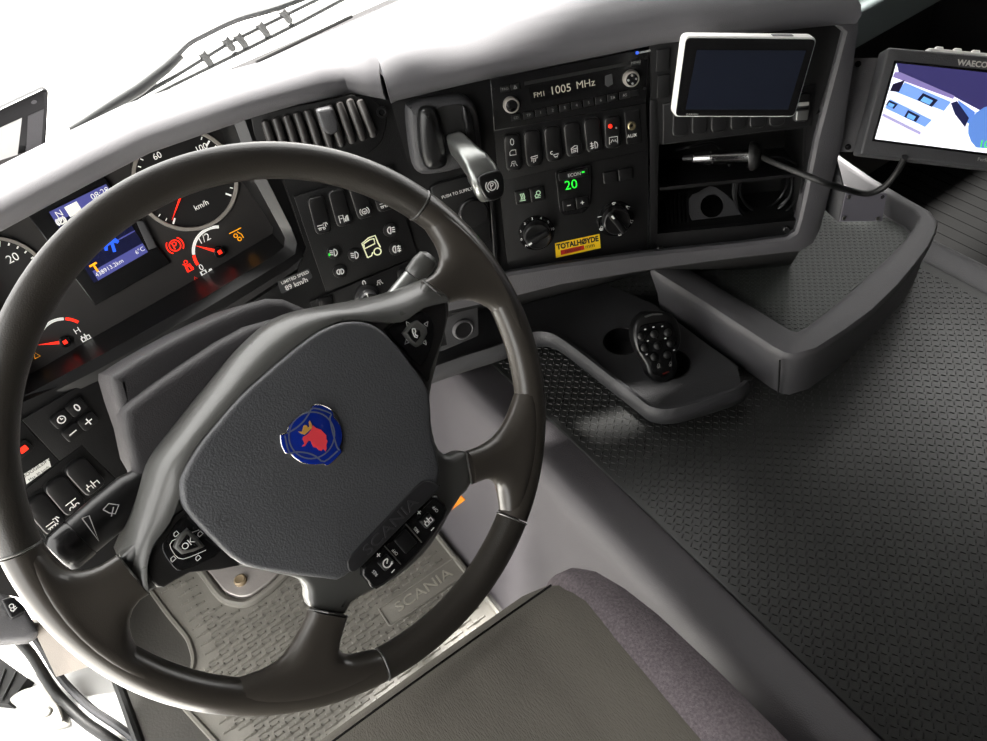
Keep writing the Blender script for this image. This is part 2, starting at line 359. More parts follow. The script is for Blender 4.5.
wg = MB(); wg.loft([[(-.62, 1.045, .745), (1.75, 1.045, .745)], [(-.62, 1.05, .745), (1.75, 1.05, .745)], [(-.62, 1.005, 1.62), (1.75, 1.005, 1.62)], [(-.62, 1.0, 1.62), (1.75, 1.0, 1.62)], [(-.62, 1.045, .745), (1.75, 1.045, .745)]])
wg.build('window_1', GLASS, kind='structure')
slab('window_2', 1.76, 1.765, .25, 1.0, .86, 1.5, GLASS)
slab('ground', -14, 14, -14, 14, -1.4, -1.3, GROUND)

for nm_, x0, x1, z0, lb in (('added_shade_visor', -.56, .34, 1.26, 'dark visor added out of view to shade the driver side'), ('added_shade_visor', .98, 1.68, 1.15, 'long dark visor added out of view to shade the passenger side')):  # unseen visors, added to keep the sun off the floor and footwell
    v_ = thing(nm_, lb, 'added shade visor', ((x0 + x1) / 2, .94, 1.7))
    MB().box(flat(0), x0, x1, .925, .945, z0, 1.69, .006).build('shade_board', CARPET, v_)
    for xx in (x0 + .08, x1 - .08): MB().tube([(xx, .935, 1.66), (xx, .95, 1.72)], .006, 8).build('hinge_pin', RUBBER, v_)

# door step: painted sill below the open door
sill = thing('door_sill', 'glossy white painted sill below the open driver door', 'sill', (-.45, .5, -.06))
MB().box(flat(0), -.66, -.345, -.2, 1.03, -.12, -.02, .012).build('sill_panel', PAINTW, sill)
MB().tube([(-.347, y, -.002 + .004 * math.sin(y * 9)) for y in [-.2 + i * .05 for i in range(25)]], .008, 8).build('edge_strip', RUBBER, sill)
sl = [FrameP for FrameP in [atz(-30, 585, .12), atz(0, 622, .09), atz(18, 640, .07), atz(32, 656, .05), atz(48, 682, .02), atz(62, 700, .0), atz(85, 722, -.012), atz(118, 745, -.012), atz(170, 790, -.012)]]
sp = smooth_poly([tuple(p) for p in sl], 5, closed=False)
seal = MB().tube(sp, .0085, 10).build('door_seal', RUBBER); tag(seal, 'black rubber door seal curving down over the white sill', 'door seal')
sp2 = [(p[0] + .016, p[1] + .012, p[2] + .004) for p in sp]
tag(MB().tube(sp2, .006, 8).build('seal_lip', GREYD), 'thin grey seal lip running beside the black door seal', 'seal strip')
# kick panel and grey control block at the foot of the door pillar
kp = thing('kick_panel', 'taupe grey kick panel beside the floor mat at the door pillar', 'trim panel', atz(70, 660, 0))
k0 = [atz(30, 622, .12), atz(100, 632, .10), atz(104, 662, .06), atz(56, 677, .04)]
b = MB(); lo = b.ring([(p.x, p.y, p.z) for p in k0]); hi = b.ring([(p.x - .01, p.y + .05, p.z - .05) for p in k0]); b.bridge(lo, hi); b.f += [tuple(lo), tuple(hi[::-1])]
b.build('panel', mat('taupe_plastic', (120, 112, 104), .5, .4, 500), kp)
FQ = panel(atz(10, 612, .16), -30, 50)
blk = thing('door_control', 'pale grey block with a dark rocker at the door pillar', 'switch', FQ.P(0, 0, -.05))
MB().prism(FQ, round_poly(FQ.poly([(-30, 610), (-8, 585), (22, 602), (40, 632), (30, 640), (-30, 645)]), .012), -.05, .0, .008).build('housing', GREY, blk)
kb = MB().prism(FQ, round_poly(FQ.poly([(0, 600), (14, 596), (26, 612), (10, 620)], .008), .005), -.004, .010, .004).build('rocker', BLACKG, blk)
icon(FQ, 'fan', .012, WHITE, kb, .0105, cx=FQ.at(12, 608, .01)[0], cy=FQ.at(12, 608, .01)[1])

# door check arm seen over the sill
ca = thing('door_check_arm', 'bare silver door check arm lying against the white sill', 'hinge arm', atz(40, 695, -.02))
MB().prism(flat(0), round_poly([tuple(atz(x, y, .0))[:2] for x, y in ((8, 700), (22, 690), (46, 684), (60, 705), (66, 722), (50, 726), (28, 716))], .01), -.02, .004, .004).build('arm', STEEL, ca)
MB().lathe(flat(.004, *tuple(atz(48, 712, .004))[:2]), [(.008, 0), (.008, .004), (.005, .006)], n=12).build('pivot_bolt', STEEL, ca)
gv = thing('sill_grille', 'small black ribbed grille at the outer end of the sill', 'grille', atz(8, 680, -.03))
MB().prism(flat(0), [tuple(atz(x, y, .0))[:2] for x, y in ((-30, 655), (0, 658), (28, 678), (8, 704), (-30, 700))], -.02, .0).build('base', DEEP, gv)
for i in range(5):
    a, q = atz(-28 + i * 11, 660 + i * 3, .002), atz(-30 + i * 8, 700, .002)
    MB().tube([a, q], .002, 6).build('rib', RUBBER, gv)

# ------------------------------------------------------------------ engine tunnel
tun = thing('engine_tunnel', 'mauve grey plastic engine tunnel side beside the driver mat', 'tunnel', (.29, .3, 0))
prof = [(.206, 0), (.212, .012), (.232, .08), (.262, .18), (.288, .255), (.301, .290), (.315, .306), (.328, .309), (.348, .3055), (.370, .301)]
prof = smooth_poly(prof, 4, closed=False)
b = MB(); b.loft([[(x, y, z) for x, z in prof] for y in (-.6, -.3, 0, .2, .4, .6, .8, 1.055)])
b.build('side_cover', mat('mauve_grey_plastic', (88, 85, 88), .5, .4, 800), tun)
MB().box(flat(0), .36, 1.02, -.6, 1.055, .001, .2995).build('top_deck', GREYD, tun)
pr2 = [(.975, .303), (.985, .306), (1.015, .305), (1.03, .296), (1.036, .27), (1.036, .0)]
MB().loft([[(x, y, z) for x, z in smooth_poly(pr2, 3, closed=False)] for y in (-.6, 0, .4, .8, 1.055)]).build('edge_strip', GREY, tun, label='grey rounded edge strip on the passenger side')
# rubber mat with raised bar tread
tm = thing('tunnel_mat', 'charcoal rubber mat with bar tread covering the engine tunnel', 'mat', (.66, .2, ZT))
MB().box(flat(0), .369, .974, -.6, .9, .2998, .306, .002).build('mat_sheet', TMAT, tm)
b = MB()
p = .0076
for i in range(int(.59 / p)):
    for j in range(int(1.18 / p)):
        x = .375 + (i + .5) * p; y = -.30 + (j + .5) * p
        if (x > .62 and y > .46 and y < .69 and False): continue
        a = math.radians(32 if (i + j) % 2 else -58)
        dx, dy = math.cos(a), math.sin(a); L, W_ = .0030, .0008
        q = [(-L, -W_), (L, -W_), (L, W_), (-L, W_)]; q2 = [(-L * .8, -W_ * .4), (L * .8, -W_ * .4), (L * .8, W_ * .4), (-L * .8, W_ * .4)]
        lo = b.ring([(x + u * dx - v * dy, y + u * dy + v * dx, .3059) for u, v in q]); hi = b.ring([(x + u * dx - v * dy, y + u * dy + v * dx, .3069) for u, v in q2])
        b.bridge(lo, hi); b.f.append(tuple(hi))
b.build('tread_bars', TMAT, tm, kind='stuff', fixn=False)
# passenger footwell mat
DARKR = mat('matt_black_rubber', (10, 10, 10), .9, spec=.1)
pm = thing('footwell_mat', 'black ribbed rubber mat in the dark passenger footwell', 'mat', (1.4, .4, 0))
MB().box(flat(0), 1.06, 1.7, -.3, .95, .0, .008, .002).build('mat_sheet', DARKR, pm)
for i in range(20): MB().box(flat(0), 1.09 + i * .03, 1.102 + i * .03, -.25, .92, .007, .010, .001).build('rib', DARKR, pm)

# ------------------------------------------------------------------ driver floor mat
dm = thing('driver_mat', 'beige grey ribbed rubber mat on the driver floor', 'mat', (-.02, .6, 0))
mp_ = [tuple(atz(x, y, .008))[:2] for x, y in ((143, 584), (166, 616), (186, 640), (192, 660), (179, 706), (196, 741), (214, 775))]
ml = [(mp_[0][0] - .006, 1.05)] + mp_[:5] + [(-.21, .55), (-.19, .3), (.2, .3), (.2, 1.05)]
base = round_poly(ml, .012)
MB().prism(flat(0), base, .0, .006, .002).build('mat_base', BEIGE, dm)
rim = inset(base, .004); b = MB(); b.tube([(x, y, .007) for x, y in rim + [rim[0]]], .0045, 6); b.build('raised_border', BEIGE, dm)
inn = inset(base, .014)
pedal = [tuple(atz(x, y, .008))[:2] for x, y in ((192, 560), (205, 576), (222, 598), (238, 604), (252, 602), (272, 588), (290, 570), (300, 556))]
cuts = [min(p_[1] for p_ in pedal) - .012, min(p_[0] for p_ in pedal) - .012, max(p_[0] for p_ in pedal) + .012]
tx0, tx1 = atz(398, 610, .008), atz(470, 560, .008)
tcx, tcy = atz(424, 590, .008).x, atz(424, 590, .008).y
pcx = sum(q[0] for q in pedal) / 8; pcy = sum(q[1] for q in pedal) / 8; pbig = [(pcx + (q[0] - pcx) * 1.2, pcy + (q[1] - pcy) * 1.2) for q in pedal]
pbig = pbig[:1] + pbig[1:-1] + pbig[-1:] + [(pbig[-1][0], 1.1), (pbig[0][0], 1.1)]
b = MB(); row = 0; y = .24
while y < 1.03:
    x = -.34 + (.021 if row % 2 else 0)
    while x < .2:
        L = .036
        ok = all(inside(xx, y, inn) for xx in (x, x + L)) and not any(inside(xx, y, pbig) for xx in (x, x + L * .5, x + L)) and not (abs(y - tcy) < .022 and abs(x + L / 2 - tcx) < .085)
        if ok:
            for x0, x1, hw, z1 in ((x, x + L, .0020, .0085), (x + .012, x + .024, .0032, .0105)):
                lo = b.ring([(x0, y - hw, .0058), (x1, y - hw, .0058), (x1, y + hw, .0058), (x0, y + hw, .0058)])
                hi = b.ring([(x0 + .002, y - hw * .5, z1), (x1 - .002, y - hw * .5, z1), (x1 - .002, y + hw * .5, z1), (x0 + .002, y + hw * .5, z1)])
                b.bridge(lo, hi); b.f.append(tuple(hi))
        x += .042
    y += .0092; row += 1
b.build('rib_pattern', BEIGE, dm, kind='stuff', fixn=False)
FM = flat(.006, tcx, tcy)
MB().prism(FM, rrect(.15, .038, .004), 0, .0018, .001).build('name_plate', BEIGE, dm)
b = MB(); q = rrect(.15, .038, .004); b.tube([FM.P(x, y, .002) for x, y in q + [q[0]]], .0018, 6); b.build('plate_border', BEIGE, dm)
text(FM, 'SCANIA', .026, mat('beige_grey_raised', (150, 147, 136), .4), dm, .0022, depth=.0008, sx=1.15)
pd = thing('pedal_plate', 'bare metal plate with a round bolt in the mat cut-out', 'pedal plate', (pedal[3][0], pedal[3][1] + .05, .006))
b = MB(); b.tube([(x, y, .009) for x, y in smooth_poly(pedal, 3, closed=False)], .007, 8); b.build('cutout_border', BEIGE, dm)
MB().prism(flat(0), round_poly(inset(pedal, .009), .01), .0062, .014, .003).build('plate', mat('worn_aluminium', (186, 180, 176), .4, .3, 200, metal=.6), pd)
fb = atz(241, 581, .014); MB().lathe(flat(.014, fb.x, fb.y), [(.011, 0), (.011, .005), (.008, .007), (.005, .006), (.0, .006)], n=16).build('bolt', mat('tan_bolt', (150, 132, 105), .4, metal=.3), pd)
tg = thing('orange_tag', 'small orange tag stuck low on the tunnel side', 'tag', (.24, .7, .1))
FT = Frame((.232, .6, .08), (0, 1, 0), V((.035, 0, .105)).normalized(), V((-.105, 0, .035)).normalized())
MB().prism(FT, [FT.at(x, y, .003) for x, y in ((446, 514), (452, 500), (459, 494), (465, 500))], .001, .003).build('tag_sheet', ORANGE, tg)

# ------------------------------------------------------------------ driver seat
st = thing('driver_chair', 'driver seat cushion with brown grey centre and mauve bolsters', 'seat', (0, .05, 0))
FQ0 = flat(0)
rows = []
for y, dz in [(-.3, 0), (-.1, 0), (.1, 0), (.2, .0), (.26, .001), (.295, .003), (.318, .008), (.336, .017), (.347, .030), (.352, .046), (.353, .07), (.350, .14)]:
    rows.append([(x, y + .022 - (.010 if abs(x) > .15 else 0) * (1 if y > .3 else 0) * (abs(x) - .15) / .04, .507 - dz - .005 * (abs(x) / .19) ** 2 - (.003 if abs(x) > .17 else 0)) for x in [-.19 + .38 * k / 18 for k in range(19)]])
MB().loft(rows).build('centre_panel', SEATF, st, ang=60)
b = MB(); b.tube([(x, .348, .5035 - .005 * (abs(x) / .19) ** 2) for x in [-.17 + .34 * k / 12 for k in range(13)]], .0012, 6); b.build('front_seam', BLACKS, st)
def bolster(sg):
    rows = []
    for y, xo, zt in ((.349, .196, .452), (.345, .207, .470), (.336, .217, .484), (.318, .226, .494), (.29, .233, .500), (.25, .238, .505), (.18, .242, .508), (.1, .244, .509), (-.1, .245, .509), (-.3, .245, .508)):
        xi = .180 if y < .3 else .180 - (y - .3) * .1; wd = xo - xi
        sec = [(xi - .008, zt - .03), (xi - .002, zt - .010), (xi + wd * .03, zt - .006), (xi + wd * .12, zt - .002), (xi + wd * .35, zt), (xi + wd * .6, zt - .004), (xi + wd * .8, zt - .014), (xi + wd * .93, zt - .03), (xo, zt - .055), (xo + .002, zt - .09), (xo - .01, .35), (xi - .006, .35)]
        rows.append([(sg * x, y + .024, z) for x, z in sec])
    return MB().loft(rows, closed=True, capends=True)
for sg in (1, -1): bolster(sg).build('side_bolster', SEATB, st, ang=60)
MB().box(FQ0, -.2, .2, -.28, .28, .05, .37, .03).build('suspension_box', RUBBER, st)
MB().box(FQ0, -.17, .17, -.26, .26, .0, .06, .01).build('base_plate', RUBBER, st)

# ------------------------------------------------------------------ dashboard
db = thing('dashboard', 'wraparound dashboard with a pale sunlit padded top', 'dashboard', (.3, .85, .4))
PADG = mat('grey_dash_pad', (89, 88, 91), .6, .5, 1600, var=.05)
def section(L, o, R_, k=1.0):
    z = V((0, 0, 1)); pts = [L - o * .035 + z * .012, L - o * .006 + z * .001, L, L + o * .006 + z * .004, L + o * .010 + z * .013, L + o * .008 + z * .024, L + o * .001 + z * .033, L - o * .012 + z * .0395, L - o * .03 + z * .043]
    e = pts[-1]; pts += [e.lerp(R_, .4), R_, R_ - z * .05]
    return pts
hood_px = [(-90, 278), (-45, 255), (0, 232), (48, 206), (97, 180), (150, 153), (202, 135), (253, 118), (300, 105), (330, 98), (350, 93)]
rows = []
hz = .785
hp = [atz(x, y, hz - max(0, i - 6) * .0042) for i, (x, y) in enumerate(hood_px)]
hp += [V((.309, .812, .763)), V((.317, .807, .7595)), V((.3225, .803, .7565))]
hp = [V((-.54, .66, .775)), V((-.44, .735, .783)), V((-.33, .785, .786)), V((-.22, .806, .786))] + hp
for i, L in enumerate(hp):
    t = (hp[min(i + 1, len(hp) - 1)] - hp[max(i - 1, 0)]); t.z = 0; t.normalize(); o = V((t.y, -t.x, 0))
    if o.y > 0: o = -o
    rows.append(section(L, o, V((L.x, 1.0, .765))))
MB().loft(rows, capends=True).build('cluster_hood', PADG, db)
cen_px = [(FB, 391, 103.5), (FB, 396, 101), (FB, 445, 89), (FC, 489, 79), (FC, 560, 64), (FC, 620, 52), (FX, 659, 44), (FX, 750, 34), (FX, 815, 27), (FX, 838, 25), (FX, 850, 26)]
rows = []
for i, (F, x, y) in enumerate(cen_px):
    L = F.w(x, y, .010); nh = V((F.n.x, F.n.y, 0)).normalized()
    if i >= len(cen_px) - 2: nh = (nh + F.u * (.5 if i == len(cen_px) - 2 else 1.3)).normalized()
    bk = -V((F.n.x, F.n.y, 0)).normalized(); tt = (1.0 - L.y) / bk.y
    if i >= len(cen_px) - 3: tt *= .9
    if i < 3: bk = bk.lerp(V((0, 1, 0)), (1, .95, .4)[i]); tt = (1.0 - L.y) / bk.y
    rows.append(section(L, nh, V((L.x + bk.x * tt, 1.0, .765))))
MB().loft(rows, capends=True).build('centre_pad', PADG, db)
# frame around the right end and below the sections
fr = [(FX, 836, 26, 858, 22), (FX, 843, 32, 858, 30), (FX, 838, 52, 854, 58), (FX, 815, 139, 842, 142), (FX, 805, 190, 830, 190), (FX, 799, 218, 820, 229), (FX, 795, 231, 813, 243), (FX, 786, 237, 800, 251), (FX, 740, 243, 742, 257), (FX, 660, 251, 660, 268), (FC, 640, 253, 642, 271), (FC, 560, 264, 562, 284), (FC, 510, 272, 514, 296), (FC, 488, 277, 490, 302), (FB, 440, 287, 444, 312)]
rows = []
for F, a, c_, d, e in fr:
    i0, i1 = F.w(a, c_, .0), F.w(a, c_, .012); o1 = F.w(d, e, .009); dv = (o1 - i1).normalized()
    rows.append([i0 - F.n * .02, i1 - dv * 0, i1 + dv * .004 + F.n * .003, o1 - dv * .006 + F.n * .003, o1, o1 - F.n * .02 + dv * .002, o1 - F.n * .20])
MB().loft(rows, capends=True).build('section_frame', mat('mid_grey_frame', (78, 77, 80), .5, .45, 900), db)
def plate(name, F, px, h0, h1, mt, parent, bev=.0, r=.0, label=None):
    q = F.poly(px, h1)
    if r: q = round_poly(q, r)
    return MB().prism(F, q, h0, h1, bev).build(name, mt, parent, label=label)
plate('brake_fascia', FB, [(391, 100), (489, 76), (512, 300), (445, 315), (428, 250)], -.012, -.002, BLACK, db)
plate('switch_fascia', FS, [(250, 112), (391, 92), (432, 250), (447, 345), (300, 380), (228, 318), (298, 272), (306, 247), (284, 180)], -.012, -.002, BLACK, db)
plate('vent_fascia', FS, [(250, 112), (370, 95), (386, 112), (387, 122), (382, 142), (366, 156), (320, 168), (262, 180)], -.004, .001, BLACK, db, .001, .006)
MB().lathe(FS, [(.0065, 0), (.0065, .002), (.004, .0022), (.003, .001), (.0, .001)], *FS.at(382, 112), n=14).build('fascia_screw', BLACKG, db)
plate('left_fascia', FL, [(10, 408), (100, 368), (134, 440), (150, 520), (80, 596), (20, 598), (-60, 580), (-60, 420)], -.02, -.002, BLACK, db)
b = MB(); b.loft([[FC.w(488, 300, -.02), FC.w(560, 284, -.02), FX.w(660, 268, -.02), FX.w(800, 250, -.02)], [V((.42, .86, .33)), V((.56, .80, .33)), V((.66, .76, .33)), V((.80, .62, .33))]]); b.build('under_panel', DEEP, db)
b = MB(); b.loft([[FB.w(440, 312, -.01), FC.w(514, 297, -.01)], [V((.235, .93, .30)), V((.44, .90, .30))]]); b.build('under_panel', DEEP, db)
# binnacle: bezel around the instruments
front = [(-70, 440), (22, 408), (105, 366), (200, 312), (283, 262), (295, 254), (297, 243), (291, 228), (266, 178), (252, 140), (236, 96)]
mid = [(-70, 428), (28, 394), (105, 353), (200, 300), (272, 257), (284, 247), (285, 238), (279, 226), (254, 180), (240, 140), (224, 96)]
inn_ = [(-70, 410), (30, 374), (105, 330), (200, 276), (262, 239), (272, 233), (273, 228), (268, 220), (240, 178), (225, 140), (205, 96)]
out_ = [(-70, 452), (14, 420), (106, 377), (203, 321), (290, 268), (303, 257), (304, 243), (298, 226), (282, 180), (266, 140), (250, 96)]
rows = [[FZ.w(x, y, -.025) for x, y in out_], [FZ.w(x, y, 0) for x, y in out_], [FZ.w(x, y, .003) for x, y in front], [FZ.w(x, y, -.004) for x, y in mid], [FK.w(x, y, -.002) for x, y in inn_]]
MB().loft(rows).build('instrument_bezel', BLACKG, db)

b = MB(); b.loft([[V((-.535, .668, .79)), V((-.435, .745, .797)), V((-.325, .795, .80)), V((-.215, .82, .80)), V((-.17, .84, .80))], [V((-.525, .675, .60)), V((-.425, .75, .60)), V((-.32, .79, .60)), V((-.215, .80, .60)), V((-.165, .80, .60))], [V((-.52, .70, .53)), V((-.42, .75, .53)), V((-.32, .785, .53)), V((-.22, .79, .53)), V((-.175, .79, .53))]])
b.build('left_end_panel', BLACK, db)
# ------------------------------------------------------------------ air vent
av = thing('air_vent', 'ribbed black air vent beside the instruments under the dash pad', 'vent', FS.w(318, 125))
plate('vent_well', FS, [(262, 119), (276, 112), (352, 95), (364, 99), (373, 132), (369, 140), (345, 149), (300, 160), (268, 168)], -.008, .0012, DEEP, av)
for i in range(10):
    x0 = 264 + i * 10.6; top = (x0 + 1, 122 - i * 2.6 + (3 if i == 9 else 0)); bot = (x0 + 14, 164 - i * 3.2)
    a, q = FS.w(*top, .002), FS.w(*bot, .002)
    MB().tube([a - FS.n * .006, a, a.lerp(q, .5) + FS.n * .003, q, q - FS.n * .006], [.0040, .0043, .0046, .0043, .0040], 10, sx=1.0).build('vent_slat', mat('vent_grey', (58, 56, 55), .4) if i == 0 else bpy.data.materials['vent_grey'], av)
plate('vent_knob', FS, [(316, 110), (332, 107), (338, 120), (339, 132), (330, 136), (323, 130)], .004, .014, GREYD, av, .003, .004)

# ------------------------------------------------------------------ instrument cluster
ic = thing('instrument_cluster', 'lit instrument cluster with round dials and a colour display', 'instrument cluster', FK.w(150, 300))
FACE = mat('cluster_face_charcoal', (46, 44, 43), .45, .05, 300)
DFACE = mat('dial_face_black', (26, 25, 25), .45)
plate('face', FK, [(-90, 420), (30, 380), (110, 335), (200, 283), (276, 238), (240, 160), (215, 90), (-90, 190)], -.006, 0, FACE, ic)
DIALRING = mat('satin_silver_ring', (150, 145, 138), .35)
def dial(cpx, epx, name, ring=True):
    c0 = FK.at(*cpx); e0 = FK.at(*epx); R_ = math.hypot(e0[0] - c0[0], e0[1] - c0[1])
    F = Frame(FK.P(*c0), FK.u, FK.v, FK.n)
    d = MB().lathe(F, [(R_ * 1.02, 0), (R_, .003), (R_ * .95, .003), (R_ * .93, .0012), (0, .001)], n=40, cap=False).build(name, DFACE, ic)
    b = MB(); b.lathe(F, [(R_ * 1.0, .002), (R_ * .99, .0042), (R_ * .93, .0042), (R_ * .92, .002)], n=48, cap=False); b.build('chrome_ring', DIALRING, d)
    return F, R_, d
F, R_, d = dial((186, 180), (238, 185), 'speed_dial')
b = MB()
for k in range(29):
    a = math.radians(225 - k * 270 / 28); r0, r1 = (.78, .9) if k % 4 == 0 else (.84, .9)
    b.stroke(F, [(R_ * r0 * math.cos(a), R_ * r0 * math.sin(a)), (R_ * r1 * math.cos(a), R_ * r1 * math.sin(a))], R_ * (.035 if k % 4 == 0 else .02), .0022)
b.build('scale', WHTL, d)
for t, px, py in (('60', 157, 156), ('100', 201, 148)):
    q = FK.at(px, py); text(F, t, R_ * .17, WHTL, d, .0022, 'numeral', q[0] - F.O.x * 0 - FK.at(186, 180)[0], q[1] - FK.at(186, 180)[1])
q = FK.at(201, 205); text(F, 'km/h', R_ * .15, WHTL, d, .0022, 'unit', q[0] - FK.at(186, 180)[0], q[1] - FK.at(186, 180)[1])
a = math.radians(222); MB().prism(F, [(R_ * .84 * math.cos(a), R_ * .84 * math.sin(a)), (R_ * .03 * math.sin(a), -R_ * .03 * math.cos(a)), (-R_ * .03 * math.sin(a), R_ * .03 * math.cos(a))], .003, .0045).build('needle', REDL, d)
MB().lathe(F, [(R_ * .14, .001), (R_ * .14, .006), (R_ * .1, .0075), (0, .0075)], n=20, cap=False).build('needle_hub', BLACKS, d)
F, R_, d = dial((-2, 283), (44, 262), 'rev_dial')
b = MB()
for k in range(25):
    a = math.radians(225 - k * 270 / 24); r0 = .78 if k % 5 == 0 else .84
    b.stroke(F, [(R_ * r0 * math.cos(a), R_ * r0 * math.sin(a)), (R_ * .9 * math.cos(a), R_ * .9 * math.sin(a))], R_ * .03, .0022)
b.build('scale', WHTL, d)
b = MB(); b.stroke(F, arc(0, 0, R_ * .86, 58, 84, 6), R_ * .07, .0024); b.build('blue_band', BLUL, d)
for k, t in enumerate(('0', '5', '10', '15', '20')):
    a = math.radians(200 - k * 42); text(F, t, R_ * .25, WHTL, d, .0022, 'numeral', R_ * .62 * math.cos(a), R_ * .62 * math.sin(a))
a = math.radians(215); MB().prism(F, [(R_ * .8 * math.cos(a), R_ * .8 * math.sin(a)), (R_ * .03 * math.sin(a), -R_ * .03 * math.cos(a)), (-R_ * .03 * math.sin(a), R_ * .03 * math.cos(a))], .003, .0045).build('needle', REDL, d)
def gauge(hub, tip, a0px, a1px, name):
    h0 = FK.at(*hub); F = Frame(FK.P(*h0), FK.u, FK.v, FK.n); t0 = FK.at(*tip); dx, dy = t0[0] - h0[0], t0[1] - h0[1]; R_ = math.hypot(dx, dy); ux, uy = dx / R_, dy / R_
    g = MB().prism(F, circ(0, 0, R_ * .24, 18), 0, .0055, .001).build(name, BLACKS, ic)
    MB().prism(F, [(dx, dy), (ux * R_ * .1 + uy * R_ * .07, uy * R_ * .1 - ux * R_ * .07), (ux * R_ * .1 - uy * R_ * .07, uy * R_ * .1 + ux * R_ * .07)], .004, .0052).build('needle', REDL, g)
    MB().prism(F, rrect(R_ * .16, R_ * .16, R_ * .02), .0055, .006).build('needle_cap', REDL, g)
    return F, R_, g
F, R_, g = gauge((219, 251.5), (194, 245), 0, 0, 'fuel_gauge')
b = MB(); b.stroke(F, arc(0, 0, R_ * 1.0, 160, 62, 14), R_ * .12, .0006); b.build('scale', WHTL, g)
b = MB(); b.stroke(F, arc(0, 0, R_ * 1.0, 185, 162, 5), R_ * .12, .0006); b.build('red_band', REDL, g)
text(F, '1/2', R_ * .42, WHTL, g, .0006, cx=-R_ * .28, cy=R_ * .72); text(F, '0', R_ * .36, WHTL, g, .0006, cx=-R_ * .93, cy=-R_ * .25)
icon(F, 'fuel', R_ * .5, WHTL, g, .0006, .14, -R_ * .85, -R_ * .6)
F, R_, g = gauge((65, 341), (38, 344), 0, 0, 'temperature_gauge')
b = MB(); b.stroke(F, arc(0, 0, R_ * .95, 120, 62, 8), R_ * .12, .0006); b.build('scale', WHTL, g)
b = MB(); b.stroke(F, arc(0, 0, R_ * .95, 58, 28, 5), R_ * .12, .0006); b.build('red_band', REDL, g)
text(F, 'H', R_ * .36, WHTL, g, .0006, cx=R_ * .62, cy=R_ * .15); icon(F, 'retard', R_ * .4, WHTL, g, .0006, .14, R_ * .75, -R_ * .25)
def lampi(px, py, key, size_px, mt):
    F = Frame(FK.w(px, py, .0006), FK.u, FK.v, FK.n); icon(F, key, size_px * FK.scale(px, py), mt, ic, .0002, .065, name='warning_symbol')
lampi(175, 245.5, 'brake', 17, REDL); lampi(188, 266, 'belt', 13, REDL); lampi(238, 236, 'squeeze', 13, AMBL); lampi(196, 279, 'tri', 6, REDL); lampi(36, 355, 'tri', 7, AMBL)
# colour display
plate('display_frame', FK, [(20, 205), (98, 168), (171, 263), (95, 306)], 0, .004, BLACKS, ic, .0015)
scr = plate('display_screen', FK, [(49, 212), (106, 184), (148, 252), (94, 283)], .004, .0045, LCDD, ic)
plate('screen_trim', FK, [(136, 221), (144, 221), (157, 247), (149, 250)], .004, .006, GREYD, ic, .001)
def onscreen(u, v, H=.0047):
    P0, P1, P2, P3 = (49, 212), (106, 184), (148, 252), (94, 283)
    x = (P0[0] * (1 - u) + P1[0] * u) * (1 - v) + (P3[0] * (1 - u) + P2[0] * u) * v; y = (P0[1] * (1 - u) + P1[1] * u) * (1 - v) + (P3[1] * (1 - u) + P2[1] * u) * v
    return (x, y)
def spatch(name, mt, u0, u1, v0, v1, H=.005): plate(name, FK, [onscreen(u0, v0), onscreen(u1, v0), onscreen(u1, v1), onscreen(u0, v1)], .0045, H, mt, scr)
spatch('header_bar', LCDB, 0, 1, 0, .15); spatch('footer_bar', LCDB, .08, 1, .87, 1); spatch('green_bar', GRNL, .3, .75, .2, .27); spatch('white_box', WHTL, .24, .46, .03, .17, .0052); spatch('divider', LCDB, .0, 1, .68, .695)
def stext(t, u, v, px, mt=WHTL):
    x, y = onscreen(u, v); c0 = FK.w(x, y, .0053); x2, y2 = onscreen(u, v - .2); F = FK.turned(x, y, .0053, x2, y2); u2 = (FK.w(*onscreen(u + .1, v), .0053) - c0).normalized(); F = Frame(c0, u2, FK.n.cross(u2), FK.n); text(F, t, px * FK.scale(x, y), mt, scr, .0001)
stext('08:28', .84, .075, 8.5); stext('N', .12, .075, 9); stext('438913.2km', .34, .935, 6); stext('6°C', .9, .935, 6); c0 = FK.w(95.5, 268, .0053); d0 = (FK.w(148, 252, .0053) - FK.w(94, 283, .0053)).normalized(); text(Frame(c0, d0, FK.n.cross(d0), FK.n), 'T', .013, AMBL, scr, .0001, bold=.04)
F = Frame(FK.w(112, 246, .0053), FK.u, FK.v, FK.n); icon(F, 'wiper', .017, BLUL, scr, .0001, .2); F = Frame(FK.w(61, 221, .0053), FK.u, FK.v, FK.n); icon(F, 'brake', .010, WHTL, scr, .0001, .14)

